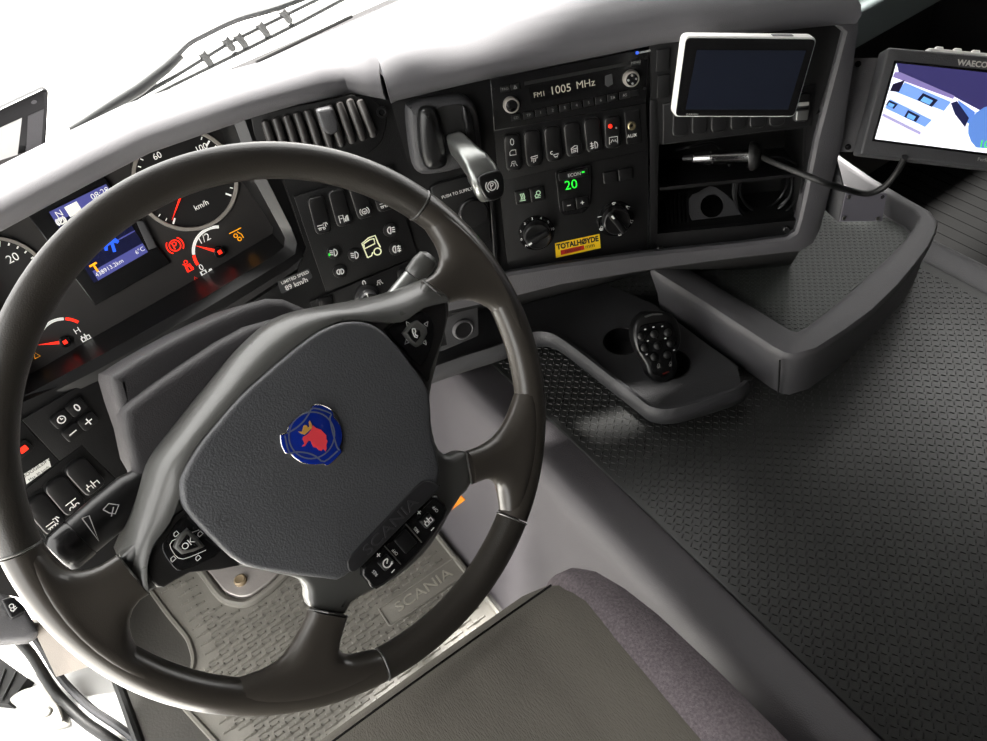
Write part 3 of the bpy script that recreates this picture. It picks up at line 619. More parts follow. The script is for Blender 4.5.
# ------------------------------------------------------------------ rocker helper
def rocker(F, top, bot, w_px, parent, keys=(), mt=BLACKG, h=.006, isz=.55, ipos=None, lit=WHITE):
    sc = F.scale(*top); G = F.turned((top[0] + bot[0]) / 2, (top[1] + bot[1]) / 2, 0, *top); a = F.w(*top); q = F.w(*bot); H = (a - q).length; W_ = w_px * sc
    well = MB().prism(G, rrect(W_ * 1.12, H * 1.06, W_ * .28), -.003, .0006).build('switch_well', DEEP, parent)
    def hh(y, e): t = y / (H / 2); return e * (.6 + .4 * t * t)
    rc = W_ * .30; rows = []; e_ = W_ * .07
    for k in range(-10, 11):
        y = H / 2 * math.sin(k / 10 * math.pi / 2); dy = abs(y) - (H / 2 - rc); wv = W_ / 2 - (rc - math.sqrt(max(0, rc * rc - dy * dy)) if dy > 0 else 0)
        edge = min(1, (H / 2 - abs(y)) / (W_ * .08)); z = hh(y, h) * (.55 + .45 * math.sqrt(edge)); e2 = min(e_, wv * .3)
        rows.append([G.P(x, y, zz) for x, zz in ((-wv, -.002), (-wv, z * .72), (-wv + e2 * .35, z * .92), (-wv + e2, z), (0, z), (wv - e2, z), (wv - e2 * .35, z * .92), (wv, z * .72), (wv, -.002))])
    b = MB(); b.loft(rows, capends=True)
    r = b.build('rocker_switch', mt, parent, ang=50)
    ps = ipos or ([-.3] if len(keys) == 1 else [.3, 0, -.3])
    for k, y in zip(keys, ps): icon(G, k, W_ * isz * 1.15, lit, r, hh(y * H, h) + .0006, .075, 0, y * H)
    return G, r
def button(F, px, py, w_px, h_px, parent, key=None, shape='rect', h=.003, mt=BLACKG, toward=None, isz=.6, lit=WHITE, name='push_button', wd=.12):
    sc = F.scale(px, py); G = F.turned(px, py, 0, *(toward or (px - 3, py - 20))); W_, H = w_px * sc, h_px * sc
    q = rrect(W_, H, min(W_, H) * .25) if shape == 'rect' else circ(0, 0, W_ / 2, 20)
    o = MB().prism(G, q, -.002, h, min(h * .4, .0012), 2).build(name, mt, parent)
    if key: icon(G, key, min(W_, H) * isz, lit, o, h + .0004, wd)
    return G, o

# ------------------------------------------------------------------ headlight switch panel
hs = thing('light_switch_panel', 'black headlight switch panel with a cab outline drawn in the middle', 'switch panel', FS.w(360, 250))
plate('panel_plate', FS, [(294, 197), (392, 166), (417, 256), (326, 292)], -.001, .0015, BLACK, hs, .0006)
plate('panel_plate', FS, [(310, 302), (417, 257), (440, 300), (400, 330), (330, 345)], -.001, .001, BLACK, hs, .0006)
FSh = Frame(FS.O + FS.n * .0015, FS.u, FS.v, FS.n)
for t, q, k in (((314.6, 196), (324, 232.5), 'trailer'), ((335, 189), (345, 225), 'fuel'), ((355, 183), (366, 217), 'steer'), ((376, 176), (386, 210), 'trailer')): rocker(FSh, t, q, 16.5, hs, (k,))
for px, py, k in ((334, 252, 'lamp'), (355, 254.6, 'lamp'), (340, 271, 'park'), (390, 229.6, 'rlamp'), (396, 248.4, 'fog')): button(FSh, px, py, 14.5, 14.5, hs, k, 'round', h=.002, isz=.62)
for q, s_ in (((373, 246), 20),): icon(FSh.turned(373, 246, 0, 369, 232), 'truck', s_ * FS.scale(*q), mat('cream_lit_outline', (225, 228, 190), .5, emit=.35), hs, .0005, .07, name='cab_outline')
G = FSh.turned(329, 254, 0, 326, 240); MB().prism(G, rrect(.0017, .003, .0006), 0, .003).build('indicator_light', GRNL, hs)
G = Frame(FS.w(367, 296, .001), FS.u, FS.v, FS.n); s_ = FS.scale(367, 296)
kn = MB().lathe(G, [(13 * s_, 0), (12.5 * s_, .004), (9 * s_, .006), (9 * s_, .014), (7.5 * s_, .016), (0, .016)], n=24, cap=False).build('rotary_knob', BLACKG, hs)
MB().box(G, -.0006, .0006, 2 * s_, 8 * s_, .0158, .0166).build('pointer', WHITE, kn)
icon(FSh.turned(364, 283, 0, 360, 270), 'oval', 6.5 * s_, WHITE, hs, .0005, .14); icon(FSh.turned(379.5, 282.5, 0, 376, 270), 'lightdn', 7 * s_, WHITE, hs, .0005, .14)
button(FSh, 405, 275, 15, 16, hs, 'park'); button(FSh, 326, 303, 14, 14, hs)
sk = thing('speed_sticker', 'dark sticker with white words below the instrument bezel corner', 'sticker', FS.w(295, 282))
q = FS.poly([(277, 282), (309, 268.5), (313, 278), (281.5, 294.5)], .0); MB().prism(FS, round_poly(q, .003), -.002, -.0008).build('plate', mat('sticker_dark_grey', (62, 62, 64), .4), sk)
c0 = FS.w(295, 277.5, -.0006); d0 = (FS.w(309, 271.5, -.0006) - FS.w(281, 283.5, -.0006)).normalized(); G = Frame(c0, d0, FS.n.cross(d0), FS.n)
text(G, 'LIMITED SPEED', .0052, WHITE, sk, .0002, bold=.02); c0 = FS.w(296.5, 284, -.0006); text(Frame(c0, G.u, G.v, G.n), '89 km/h', .0085, WHITE, sk, .0002, bold=.02)

# ------------------------------------------------------------------ left switch section
ls = thing('trip_button_panel', 'black dash section with four small clock and trip buttons', 'switch panel', FL.w(75, 420))
plate('panel_plate', FL, [(22, 420), (96, 376), (126, 430), (118, 480), (82, 445), (60, 461)], -.001, .0012, BLACK, ls, .0006)
FLh = Frame(FL.O + FL.n * .0012, FL.u, FL.v, FL.n)
for px, py, k in ((60, 418.5, 'clock'), (75.5, 406.5, 'oval'), (71.5, 431.5, 'minus'), (87, 420.5, 'plus')): button(FLh, px, py, 17.5, 15, ls, k, h=.004, toward=(px - 13, py - 14), wd=.14, isz=.6)
ls2 = thing('axle_switch_panel', 'black panel of three rocker switches above the wiper stalk', 'switch panel', FL.w(70, 490))
plate('panel_plate', FL, [(20, 494), (82, 444.5), (118, 482), (50, 545)], -.001, .0012, BLACK, ls2, .0006)
for t, q, k in (((71.5, 462), (96, 489), 'retard'), ((51.5, 480), (76, 509), 'ax'), ((31, 497.5), (57, 528), 'trailer')): rocker(FLh, t, q, 23, ls2, (k,), h=.007)
ls3 = thing('hazard_panel', 'black panel with a red button and a white worded sticker', 'switch panel', FL.w(35, 455))
plate('panel_plate', FL, [(-40, 480), (21, 421), (60, 461), (20, 493), (-40, 540)], -.001, .0011, BLACK, ls3, .0006)
G, o = button(FLh, 22, 448, 16, 15, ls3, h=.004, toward=(10, 435)); MB().prism(G, rrect(.008, .006, .001), .004, .005).build('red_lens', REDL, o)
ws = thing('axle_sticker', 'white worded sticker beside the red button', 'sticker', FL.w(37, 470, .001))
q = FL.poly([(24, 474), (48.6, 458), (51, 466.5), (26.5, 484)], .0012); MB().prism(FL, q, .0011, .0016).build('sheet', WPLAST, ws)
d0 = (FL.w(48.6, 462, .0016) - FL.w(25, 478, .0016)).normalized(); c0 = FL.w(36.5, 468, .0016); INK = mat('black_ink', (20, 20, 20), .6)
text(Frame(c0, d0, FL.n.cross(d0), FL.n), 'BOGGILØFT', .0056, INK, ws, .0002); c0 = FL.w(39, 473.5, .0016); text(Frame(c0, d0, FL.n.cross(d0), FL.n), 'Max 30 km/h', .0044, INK, ws, .0002)

# ------------------------------------------------------------------ parking brake
pb = thing('parking_brake', 'chunky pewter parking brake lever in a rounded black housing', 'brake lever', FB.w(445, 150))
hsq = smooth_poly(FB.poly([(406, 112), (412, 104), (424, 99), (445, 97), (463, 96), (474, 104), (479, 118), (482, 142), (480, 160), (458, 170), (432, 175), (418, 173), (411, 158)], .012), 3)
MB().prism(FB, hsq, -.002, .016, .011, 4).build('housing', GREYD, pb)
MB().prism(FB, smooth_poly(FB.poly([(436, 112), (448, 106), (462, 106), (468, 124), (474, 150), (456, 158), (446, 140)], .017), 3), .012, .0168).build('lever_slot', DEEP, pb)
MB().prism(FB, smooth_poly(FB.poly([(419, 112), (428, 107), (436, 112), (442, 130), (447, 152), (446, 166), (430, 170), (422, 160), (418, 136)], .024), 3), .008, .030, .010, 4).build('side_wing', BLACKG, pb)
MB().prism(FB, smooth_poly(FB.poly([(462, 108), (468, 110), (475, 130), (478, 152), (474, 160), (468, 140)], .02), 3), .010, .021, .003).build('side_wing', BLACKG, pb)
def rsec(c0, ux, uy, a_, b_, n=20):
    return [c0 + ux * (a_ * math.copysign(abs(math.cos(t)) ** .5, math.cos(t))) + uy * (b_ * math.copysign(abs(math.sin(t)) ** .5, math.sin(t))) for t in [2 * math.pi * k / n for k in range(n)]]
st_ = [(455, 141, .010, .0095, .011), (458, 145, .03, .0105, .0125), (464, 151, .050, .0110, .0125), (470, 158, .064, .0125, .0125), (477, 165, .074, .0145, .0135), (482, 173, .081, .0165, .0145), (486, 182, .084, .0165, .0140), (488, 191, .083, .0150, .0115), (488.5, 197, .081, .011, .008)]
cs_ = [FB.w(x, y, h) for x, y, h, a_, b_ in st_]; rows = []
for i, (x, y, h, a_, b_) in enumerate(st_):
    t = (cs_[min(i + 1, len(cs_) - 1)] - cs_[max(i - 1, 0)]).normalized(); ux = (FB.u - t * FB.u.dot(t)).normalized(); rows.append(rsec(cs_[i], ux, t.cross(ux), a_, b_))
lever = MB().loft(rows, closed=True, capends=True).build('lever', PEWTER, pb, ang=60)
tipn = (CAM - cs_[6]).normalized(); tipn = (tipn + FB.u * .25 - V((0, 0, .25))).normalized(); gp = cs_[6] + tipn * .0125
ux = (FB.u - tipn * FB.u.dot(tipn)).normalized(); G = Frame(gp, ux, tipn.cross(ux), tipn)
MB().prism(G, smooth_poly([(-.011, .010), (.002, .0125), (.0145, .010), (.0155, -.004), (.010, -.017), (-.005, -.017), (-.0115, -.004)], 3), -.008, .0024, .003, 4).build('grip_cap', BLACKG, lever)
icon(G, 'brake', .0145, WHITE, lever, .0032, .08, cx=.001, cy=-.002)
ps_ = thing('supply_valve', 'black push-to-supply valve panel with a round knob below the brake lever', 'valve panel', FB.w(470, 210))
plate('panel_plate', FB, [(430, 188), (437, 184), (484, 171), (492, 240), (462, 256), (446, 230)], -.001, .003, BLACK, ps_, .002)
c0 = FB.w(457, 193, .0034); d0 = (FB.w(470, 189, .0034) - FB.w(444, 197, .0034)).normalized(); text(Frame(c0, d0, FB.n.cross(d0), FB.n), 'PUSH TO SUPPLY', .0052, WHITE, ps_, .0002, sx=.95)
c0 = FB.w(478, 187.5, .0034); icon(Frame(c0, d0, FB.n.cross(d0), FB.n), 'brake', .007, DIM, ps_, .0002)
s_ = FB.scale(473, 212); MB().lathe(FB, [(15.5 * s_, .002), (15 * s_, .006), (13.5 * s_, .007), (13 * s_, .009), (0, .0095)], *FB.at(474, 213, .006), n=28, cap=False).build('round_knob', BLACKG, ps_)
plate('edge_rib', FB, [(488, 172), (492, 171), (499, 268), (495, 270)], -.001, .006, BLACKG, ps_, .001)

# ------------------------------------------------------------------ steering column and stalks
COLM = mat('dark_column_plastic', (50, 48, 50), .6, .4, 900)
sc_ = thing('steering_column', 'layered dark grey steering column cover behind the wheel', 'steering column', FW.P(0, .05, -.28))
cq = [(110, 384), (118, 372), (160, 346), (215, 318), (268, 298), (300, 305), (330, 330), (300, 400), (220, 470), (150, 500), (128, 440)]
MB().prism(FW, smooth_poly(FW.poly(cq, -.07), 2), -.20, -.07, .009, 4).build('upper_cover', COLM, sc_)
MB().prism(FW, smooth_poly(FW.poly([(122, 420), (134, 402), (190, 362), (250, 326), (300, 318), (330, 340), (300, 410), (220, 480), (150, 510), (130, 460)], -.04), 2), -.09, -.04, .009, 4).build('middle_cover', COLM, sc_)
ec = FW.at(285, 415, -.06)
MB().prism(FW, circ(ec[0], ec[1], .05, 28), -.17, -.04, .01).build('lower_cover', BLACKG, sc_)
MB().tube([FW.P(ec[0], ec[1], -.10), V((.02, .86, .42)), V((.01, .98, .12))], .03, 14).build('column_tube', RUBBER, sc_)
ws_ = thing('wiper_stalk', 'thick black wiper stalk with white wedge and wiper marks', 'stalk', FW.w(80, 540, -.05))
a, q = FW.w(150, 478, -.05), FW.w(58, 556, -.045)
dv = (q - a); b = MB(); b.tube([a + dv * t for t in (0, .2, .5, .76)], [.012, .0165, .017, .0165], 16); b.build('stalk_arm', BLACKG, ws_)
b = MB(); b.tube([a + dv * t for t in (.765, .78, .95, 1.0, 1.01)], [.0165, .0172, .0170, .0145, .009], 16); b.build('twist_end', BLACKS, ws_)
nn = (CAM - (a + dv * .6)).normalized(); nn = (nn - dv.normalized() * nn.dot(dv.normalized())).normalized(); ux = (right - nn * right.dot(nn)).normalized()
G = Frame(a + dv * .66 + nn * .0172, ux, nn.cross(ux), nn); b = MB(); b.stroke(G, [(-.006, .0075), (-.0015, .0095), (.0065, -.009), (-.006, .0075)], .0009, .0006); b.build('wedge_mark', WHITE, ws_)
G = Frame(a + dv * .44 + nn * .0172, ux, nn.cross(ux), nn); b = MB(); b.stroke(G, [(-.0055, .001), (-.002, .0055), (.005, .0045), (.003, -.002), (-.001, -.0015), (-.0055, .001)], .0008, .0006); b.stroke(G, [(.0005, -.004), (.0015, .003)], .0008, .0007); b.build('wiper_mark', WHITE, ws_)
rs = thing('retarder_stalk', 'silver grey retarder stalk behind the upper right spoke', 'stalk', FW.w(410, 275, -.03))
p0, p1 = FW.w(378, 322, -.05), FW.w(428, 258, -.03)
b = MB(); b.tube([p0, p0.lerp(p1, .5), p0.lerp(p1, .7)], [.011, .010, .0095], 12); b.build('stalk_arm', PEWTER, rs)
b = MB(); b.tube([p0.lerp(p1, t) for t in (.71, .74, .9, 1.0, 1.05)], [.0095, .0105, .0110, .0095, .005], 12); b.build('stalk_end', SHROUD, rs)

# ------------------------------------------------------------------ steering wheel
sw = thing('steering_wheel', 'large four-spoke black steering wheel with a blue and red badge', 'steering wheel', FW.P(0, 0, -.04))
RM, RR = .2112, .0143
def ang(px, py): u, v = FW.at(px, py); return math.degrees(math.atan2(v, u))
aTR, aR, aB, aL = ang(420, 204), ang(508, 517), ang(382, 663), ang(10, 553)
def arcseg(name, a0, a1, rr, mt, n=48):
    pts = [FW.P(RM * math.cos(math.radians(a0 + (a1 - a0) * i / n)), RM * math.sin(math.radians(a0 + (a1 - a0) * i / n)), 0) for i in range(n + 1)]
    return MB().tube(pts, rr, 18, upv=WN).build(name, mt, sw)
def cw(a0, a1): # go clockwise from a0 to a1
    while a1 > a0: a1 -= 360
    return a0, a1
arcseg('rim_grip', *cw(aL, aTR), RR, LEATHER, 64); arcseg('rim_segment', *cw(aTR - .5, aR + .5), RR * .985, SATIN); arcseg('rim_grip', *cw(aR, aB), RR, LEATHER, 24); arcseg('rim_segment', *cw(aB - .5, aL + .5), RR * .985, SATIN)
for a in (aTR, aR, aB, aL):
    c, s_ = math.cos(math.radians(a)), math.sin(math.radians(a))
    ctr = FW.P(RM * c, RM * s_); rad = (FW.u * c + FW.v * s_)
    b = MB(); b.tube([ctr + (rad * math.cos(t * math.pi / 12) + WN * math.sin(t * math.pi / 12)) * RR * .995 for t in range(25)], .0009, 6, cap=False); b.build('rim_seam', SHROUD, sw)
def pillow(px, h, h0, h1, bev, name, mt, parent, k=3, seg=5, **kw): return MB().prism(FW, smooth_poly(FW.poly(px, h), k) if k else FW.poly(px, h), h0, h1, bev, seg, **kw).build(name, mt, parent, ang=50)
def resample(pts, n):
    L = [0]
    for i in range(1, len(pts)): L.append(L[-1] + math.dist(pts[i], pts[i - 1]))
    out = []
    for k in range(n):
        t = L[-1] * k / (n - 1); i = max(j for j in range(len(L) - 1) if L[j] <= t + 1e-12); f_ = (t - L[i]) / max(1e-9, L[i + 1] - L[i]); out.append(tuple(a + (b_ - a) * f_ for a, b_ in zip(pts[i], pts[i + 1])))
    return out
def spoke(Ap, Bp):
    NR, NC = 15, 19
    A = resample(smooth_poly(FW.poly(Ap), 5, closed=False), NR); B = resample(smooth_poly(FW.poly(Bp), 5, closed=False), NR)
    aa, ab = math.atan2(A[-1][1], A[-1][0]), math.atan2(B[-1][1], B[-1][0])
    while ab - aa > math.pi: ab -= 2 * math.pi
    while ab - aa < -math.pi: ab += 2 * math.pi
    RE = RM + .005; A[-1] = (RM * math.cos(aa), RM * math.sin(aa)); B[-1] = (RM * math.cos(ab), RM * math.sin(ab))
    rows_t, rows_b = [], []
    for r in range(NR):
        t = r / (NR - 1); q_ = min(1, t / .8); q_ = q_ * q_ * (3 - 2 * q_); T = .0115 + (RR * 1.03 - .0115) * q_; T = T if t <= .8 else T + (RR * .7 - T) * ((t - .8) / .2) ** 2; rt, rb = [], []
        for k in range(NC):
            c = .5 - .5 * math.cos(math.pi * k / (NC - 1))
            S_ = [A[0][i] * (1 - c) + B[0][i] * c for i in (0, 1)]; an = aa + (ab - aa) * c; rq = RM + .005 * math.sin(math.pi * c) ** .5; R_ = [rq * math.cos(an), rq * math.sin(an)]
            P_ = [(1 - c) * A[r][i] + c * B[r][i] + (1 - t) * S_[i] + t * R_[i] - ((1 - c) * (1 - t) * A[0][i] + c * (1 - t) * B[0][i] + (1 - c) * t * A[-1][i] + c * t * B[-1][i]) for i in (0, 1)]
            h = T * (1 - abs(2 * c - 1) ** (2.6 + 5 * t)) ** .5
            rt.append(FW.P(P_[0], P_[1], h)); rb.append(FW.P(P_[0], P_[1], -h))
        rows_t.append(rt + rb[::-1][1:-1])
    MB().loft(rows_t, closed=True, capends=True).build('spoke', SATIN, sw, ang=70)
spoke([(422, 281), (434, 274), (440, 262), (437, 248), (428, 233), (416, 215), (405, 200), (394, 188)], [(449, 303), (462, 300), (477, 302), (491, 310), (503, 325), (511, 345), (518, 362), (525, 380)])
spoke([(466, 451), (480, 446), (494, 437), (505, 422), (513, 402), (519, 384), (525, 366)], [(472, 484), (486, 479), (496, 485), (499, 497), (501, 512), (505, 528)])
spoke([(309, 609), (298, 633), (282, 657), (262, 670), (236, 679), (215, 688), (200, 695)], [(347, 616), (341, 634), (338, 647), (344, 654), (356, 654), (374, 650), (392, 649), (406, 651)])
spoke([(149, 594), (137, 602), (130, 618), (132, 637), (143, 653), (163, 667), (178, 680), (192, 693)], [(117, 555), (97, 567), (78, 571), (61, 565), (47, 551), (34, 537), (14, 520)])
hub = [(425, 278), (405, 287), (389, 293), (355, 300), (320, 306), (292, 313), (266, 327), (238, 353), (214, 382), (195, 405), (172, 434), (152, 461), (141, 488), (132, 520), (118, 554), (134, 574), (149, 593), (166, 582), (186, 572), (210, 567), (242, 567), (275, 574), (300, 580), (308, 592), (310, 607), (328, 613), (346, 615), (352, 604), (372, 592), (396, 580), (424, 556), (440, 534), (450, 516), (462, 497), (472, 484), (467, 452), (452, 456), (440, 450), (434, 432), (431, 405), (433, 385), (440, 355), (447, 328), (450, 304)]
_hi = [(449, 302), (424, 308), (402, 322), (374, 322), (346, 320), (320, 330), (293, 349), (267, 371), (241, 395), (219, 420), (197, 446), (182, 474), (179, 494), (180, 514), (149, 592)]
hub = [(x + (a_ - x) * (.7 if 0 < i < 14 else .1), y + (b_ - y) * (.7 if 0 < i < 14 else .1)) for i, ((x, y), (a_, b_)) in enumerate(zip(hub[:15], _hi))] + hub[15:]
pillow(hub, .002, -.014, .004, .007, 'hub_shroud', SHROUD, sw, k=2, seg=6)
for q in (((423, 280), (449, 303)), ((466, 451), (472, 484)), ((309, 609), (347, 616)), ((117, 555), (149, 594))):
    b = MB(); b.tube([FW.w(*q[0], .003), (FW.w(*q[0], .0125) + FW.w(*q[1], .0125)) / 2 * .999 + FW.w((q[0][0] + q[1][0]) / 2, (q[0][1] + q[1][1]) / 2, .0125) * .001, FW.w(*q[1], .003)], .0008, 6); b.build('spoke_seam', SHROUD, sw)
padq = [(346, 322), (372, 324), (390, 337), (410, 362), (428, 388), (432, 410), (433, 432), (437, 452), (441, 470), (436, 487), (424, 500), (385, 538), (346, 577), (324, 579), (280, 573), (242, 565), (212, 540), (186, 511), (181, 492), (183, 476), (199, 448), (220, 422), (242, 397), (268, 373), (294, 351), (320, 332)]
pad = pillow(padq, .018, -.005, .018, .0045, 'airbag_pad', PAD, sw, k=3, seg=5, crown=.004)
HP = .0215
ho = [(425, 278), (405, 287), (389, 293), (355, 300), (320, 306), (292, 313), (266, 327), (238, 353), (214, 382), (195, 405), (172, 434), (152, 461), (143, 485), (134, 512), (126, 534), (120, 548), (117, 555)]
hi_ = [(449, 302), (424, 308), (402, 322), (374, 322), (346, 320), (320, 330), (293, 349), (267, 371), (241, 395), (219, 420), (197, 446), (182, 474), (180, 496), (170, 522), (152, 548), (147, 572), (149, 593)]
UO = FW.poly(smooth_poly(ho, 3, closed=False), -.02); UI = FW.poly(smooth_poly(hi_, 3, closed=False), .011)
rows = [[FW.P(a[0], a[1], -.05) for a in UO]]
for k in range(9):
    t = k / 8; h = -.02 + .031 * math.sin(t * math.pi / 2); tt = 1 - math.cos(t * math.pi / 2); tt = .5 * tt + .5 * t
    rows.append([FW.P(a[0] + (b_[0] - a[0]) * tt, a[1] + (b_[1] - a[1]) * tt, h) for a, b_ in zip(UO, UI)])
rows.append([FW.P(a[0], a[1], .0) for a in UI])
MB().loft(rows).build('upper_shroud', SHROUD, sw, ang=60)
# recessed name strip, lettering, horn marks
pillow([(348, 566), (352, 555), (385, 520), (417, 486), (427, 481), (436, 484), (438, 490), (400, 528), (362, 566), (352, 572)], .0205, .012, .0205, .001, 'name_strip', mat('strip_black', (38, 38, 40), .4, .1, 900), pad, k=3)
c0 = FW.w(391, 526, .0208); d0 = (FW.w(411, 505, .0208) - FW.w(371, 547, .0208)).normalized(); G = Frame(c0, d0, WN.cross(d0), WN)
text(G, 'SCANIA', .0125, mat('embossed_black', (60, 60, 62), .35), pad, .0002, depth=.0003, sx=1.35)
for px, py in ((391, 358), (221, 520)): icon(Frame(FW.w(px, py, .0203), FW.u, FW.v, WN), 'horn', .0095, mat('embossed_grey', (66, 66, 68), .4), pad, .0022, .09)
# badge
def zb(pts): return [(260 + x / 8.236, 395 + y / 8.236) for x, y in pts]
bo = zb([(410, 130), (425, 95), (445, 78), (480, 74), (520, 82), (570, 104), (605, 132), (612, 165), (618, 185), (655, 225), (678, 275), (686, 330), (683, 385), (668, 428), (682, 455), (676, 482), (630, 532), (585, 572), (550, 590), (520, 574), (470, 582), (400, 578), (335, 556), (280, 518), (252, 490), (215, 488), (188, 450), (170, 400), (165, 330), (180, 318), (216, 308), (236, 252), (290, 188), (350, 148)])
bd = pillow(bo, HP + .002, .015, HP + .002, .001, 'badge', CHROME, sw, k=2, seg=2)
bi = inset(smooth_poly(FW.poly(bo, HP + .0026), 2), .0009) if area2(FW.poly(bo)) > 0 else inset(smooth_poly(FW.poly(bo, HP + .0026), 2)[::-1], .0009)
MB().prism(FW, bi, HP + .001, HP + .0026, .0004, 2).build('enamel_field', BADGE, bd)
b = MB(); hh_ = HP + .0029
ccx, ccy = FW.at(*zb([(428, 332)])[0], hh_); e_ = FW.at(*zb([(428, 140)])[0], hh_); rr_ = math.hypot(e_[0] - ccx, e_[1] - ccy)
b.stroke(FW, circ(ccx, ccy, rr_, 40), .0011, hh_, closed=True)
for l in ([(225, 315), (300, 270), (360, 215), (400, 160), (440, 108), (580, 150), (575, 190), (590, 270), (610, 350), (635, 430), (655, 455)], [(205, 335), (240, 470), (300, 468), (390, 478), (460, 505), (530, 548), (640, 460)]):
    b.stroke(FW, smooth_poly(FW.poly(zb(l), hh_), 3, closed=False), .0012, hh_)
b.build('ring_lines', BADLINE, bd)
gr = zb([(435, 250), (460, 270), (500, 285), (520, 305), (545, 330), (545, 360), (555, 380), (545, 410), (548, 440), (540, 465), (520, 442), (505, 460), (485, 455), (465, 435), (440, 430), (425, 400), (420, 380), (400, 375), (385, 395), (370, 420), (345, 425), (365, 400), (360, 380), (350, 365), (355, 345), (375, 335), (395, 320), (420, 290)])
MB().prism(FW, FW.poly(gr, hh_), HP + .0025, HP + .0032).build('griffin_head', BADRED, bd)
cr = zb([(313, 300), (345, 303), (350, 288), (358, 255), (372, 246), (388, 254), (392, 272), (406, 260), (402, 222), (410, 211), (427, 248), (424, 276), (366, 328), (340, 318)])
MB().prism(FW, FW.poly(cr, hh_), HP + .0025, HP + .0033).build('crown', GOLD, bd)
# thumb control pods
GLOSS = mat('satin_black_insert', (30, 29, 29), .36)
pr = pillow([(384, 329), (410, 313), (428, 300), (443, 298), (447, 312), (444, 335), (432, 370), (428, 382), (405, 352)], .006, -.01, .006, .002, 'control_pod', GLOSS, sw, k=2, seg=3)
pillow([(388, 330), (405, 319), (419, 312), (427, 314), (434, 325), (432, 345), (421, 366), (404, 349)], .0075, .005, .0075, .0008, 'pod_plate', BLACKS, pr, k=2, seg=2)
pillow([(404, 333), (411, 324), (418, 320), (427, 327), (428, 333), (423, 344), (418, 347), (411, 342)], .013, .007, .013, .002, 'rocker_button', SHROUD, pr, k=0, seg=3)
pillow([(407, 333), (412, 327), (420, 330), (421, 336), (416, 343), (411, 339)], .0134, .012, .0134, .0006, 'button_face', BLACKS, pr, k=0, seg=2)
wk = FW.scale(415, 333)
G = FW.turned(415, 333, .0136, 411, 320); icon(G, 'phone', 11 * wk, WHITE, pr, .0003, .12)
for px, py, r0 in ((407.5, 323.5, (400, 312)), (426.6, 323.5, (434, 312)), (406.3, 342.4, (398, 352)), (425, 343, (432, 354))): icon(FW.turned(px, py, .0078, *r0), 'tri', 5.2 * wk, WHITE, pr, .0002, .16)
pl = pillow([(184, 509), (166, 528), (150, 548), (147, 566), (153, 583), (164, 588), (190, 573), (240, 566), (212, 540)], .006, -.01, .006, .002, 'control_pod', GLOSS, sw, k=2, seg=3)
pillow([(187, 513), (205, 532), (222, 550), (203, 563), (182, 571), (173, 567), (162, 550), (166, 538)], .0075, .005, .0075, .0008, 'pod_plate', BLACKS, pl, k=2, seg=2)
pillow([(188, 529), (198, 538), (205, 547), (194, 552), (182, 555), (174, 548), (178, 538)], .013, .007, .013, .002, 'rocker_button', SHROUD, pl, k=0, seg=3)
pillow([(187, 534), (194, 541), (199, 547), (190, 550), (182, 551), (178, 546)], .0134, .012, .0134, .0006, 'button_face', BLACKS, pl, k=0, seg=2)
G = FW.turned(188, 544, .0136, 181, 536); text(G, 'OK', 8 * wk, WHITE, pl, .0003)
b = MB(); b.stroke(FW, smooth_poly(FW.poly([(199, 530), (172, 541), (173, 552), (183, 559), (206, 550)], .0078), 3, closed=False), .0005, .0078); b.build('button_outline', WHITE, pl)
for px, py in ((176, 534), (200, 534), (173, 559), (198, 558)): icon(FW.turned(px, py, .0078, px - 8, py - 8), 'cab', 5 * wk, WHITE, pl, .0002, .14)
# cruise and retarder keys
kp_ = pillow([(363, 567), (398, 531), (432, 496), (441, 500), (448, 510), (438, 531), (413, 561), (394, 578), (377, 590), (368, 582)], .011, -.02, .011, .003, 'key_panel', BLACKS, sw, k=2, seg=3)
e1 = FW.w(437, 503, .011); e0 = FW.w(368, 574, .011); d0 = (e1 - e0).normalized(); G = Frame(e0, d0, WN.cross(d0), WN)
for px, py, nm in ((385, 562, 'cruise'), (426, 520, 'retard')):
    Gk = Frame(FW.w(px, py, .011), d0, WN.cross(d0), WN); ky = MB().prism(Gk, rrect(.0105, .0095, .0012), 0, .0045, .0012).build('key', BLACKG, kp_); icon(Gk, nm, .0085, WHITE, ky, .0049, .13)
Gk = Frame(FW.w(405, 541, .011), d0, WN.cross(d0), WN); MB().prism(Gk, rrect(.0135, .016, .001), 0, .0025, .0008).build('key', BLACKG, kp_)
for px, py in ((392.5, 555), (413.5, 533)):
    Gk = Frame(FW.w(px, py, .011), d0, WN.cross(d0), WN); MB().box(Gk, -.0004, .0004, -.011, .011, 0, .0012).build('key_divider', SHROUD, kp_)
for px, py, k in ((378.5, 555, 'plus'), (419, 512.4, 'plus'), (393, 571, 'minus'), (432.5, 529, 'minus')): icon(Frame(FW.w(px, py, .0112), d0, WN.cross(d0), WN), k, .0042, WHITE, kp_, .0002, .2)
for px, py, t in ((375, 573, 'RES'), (395, 552, 'OFF'), (416.4, 530, 'RES'), (435.5, 509, 'OFF')): text(Frame(FW.w(px, py, .0112), d0, WN.cross(d0), WN), t, .0038, WHITE, kp_, .0002, rot=90)

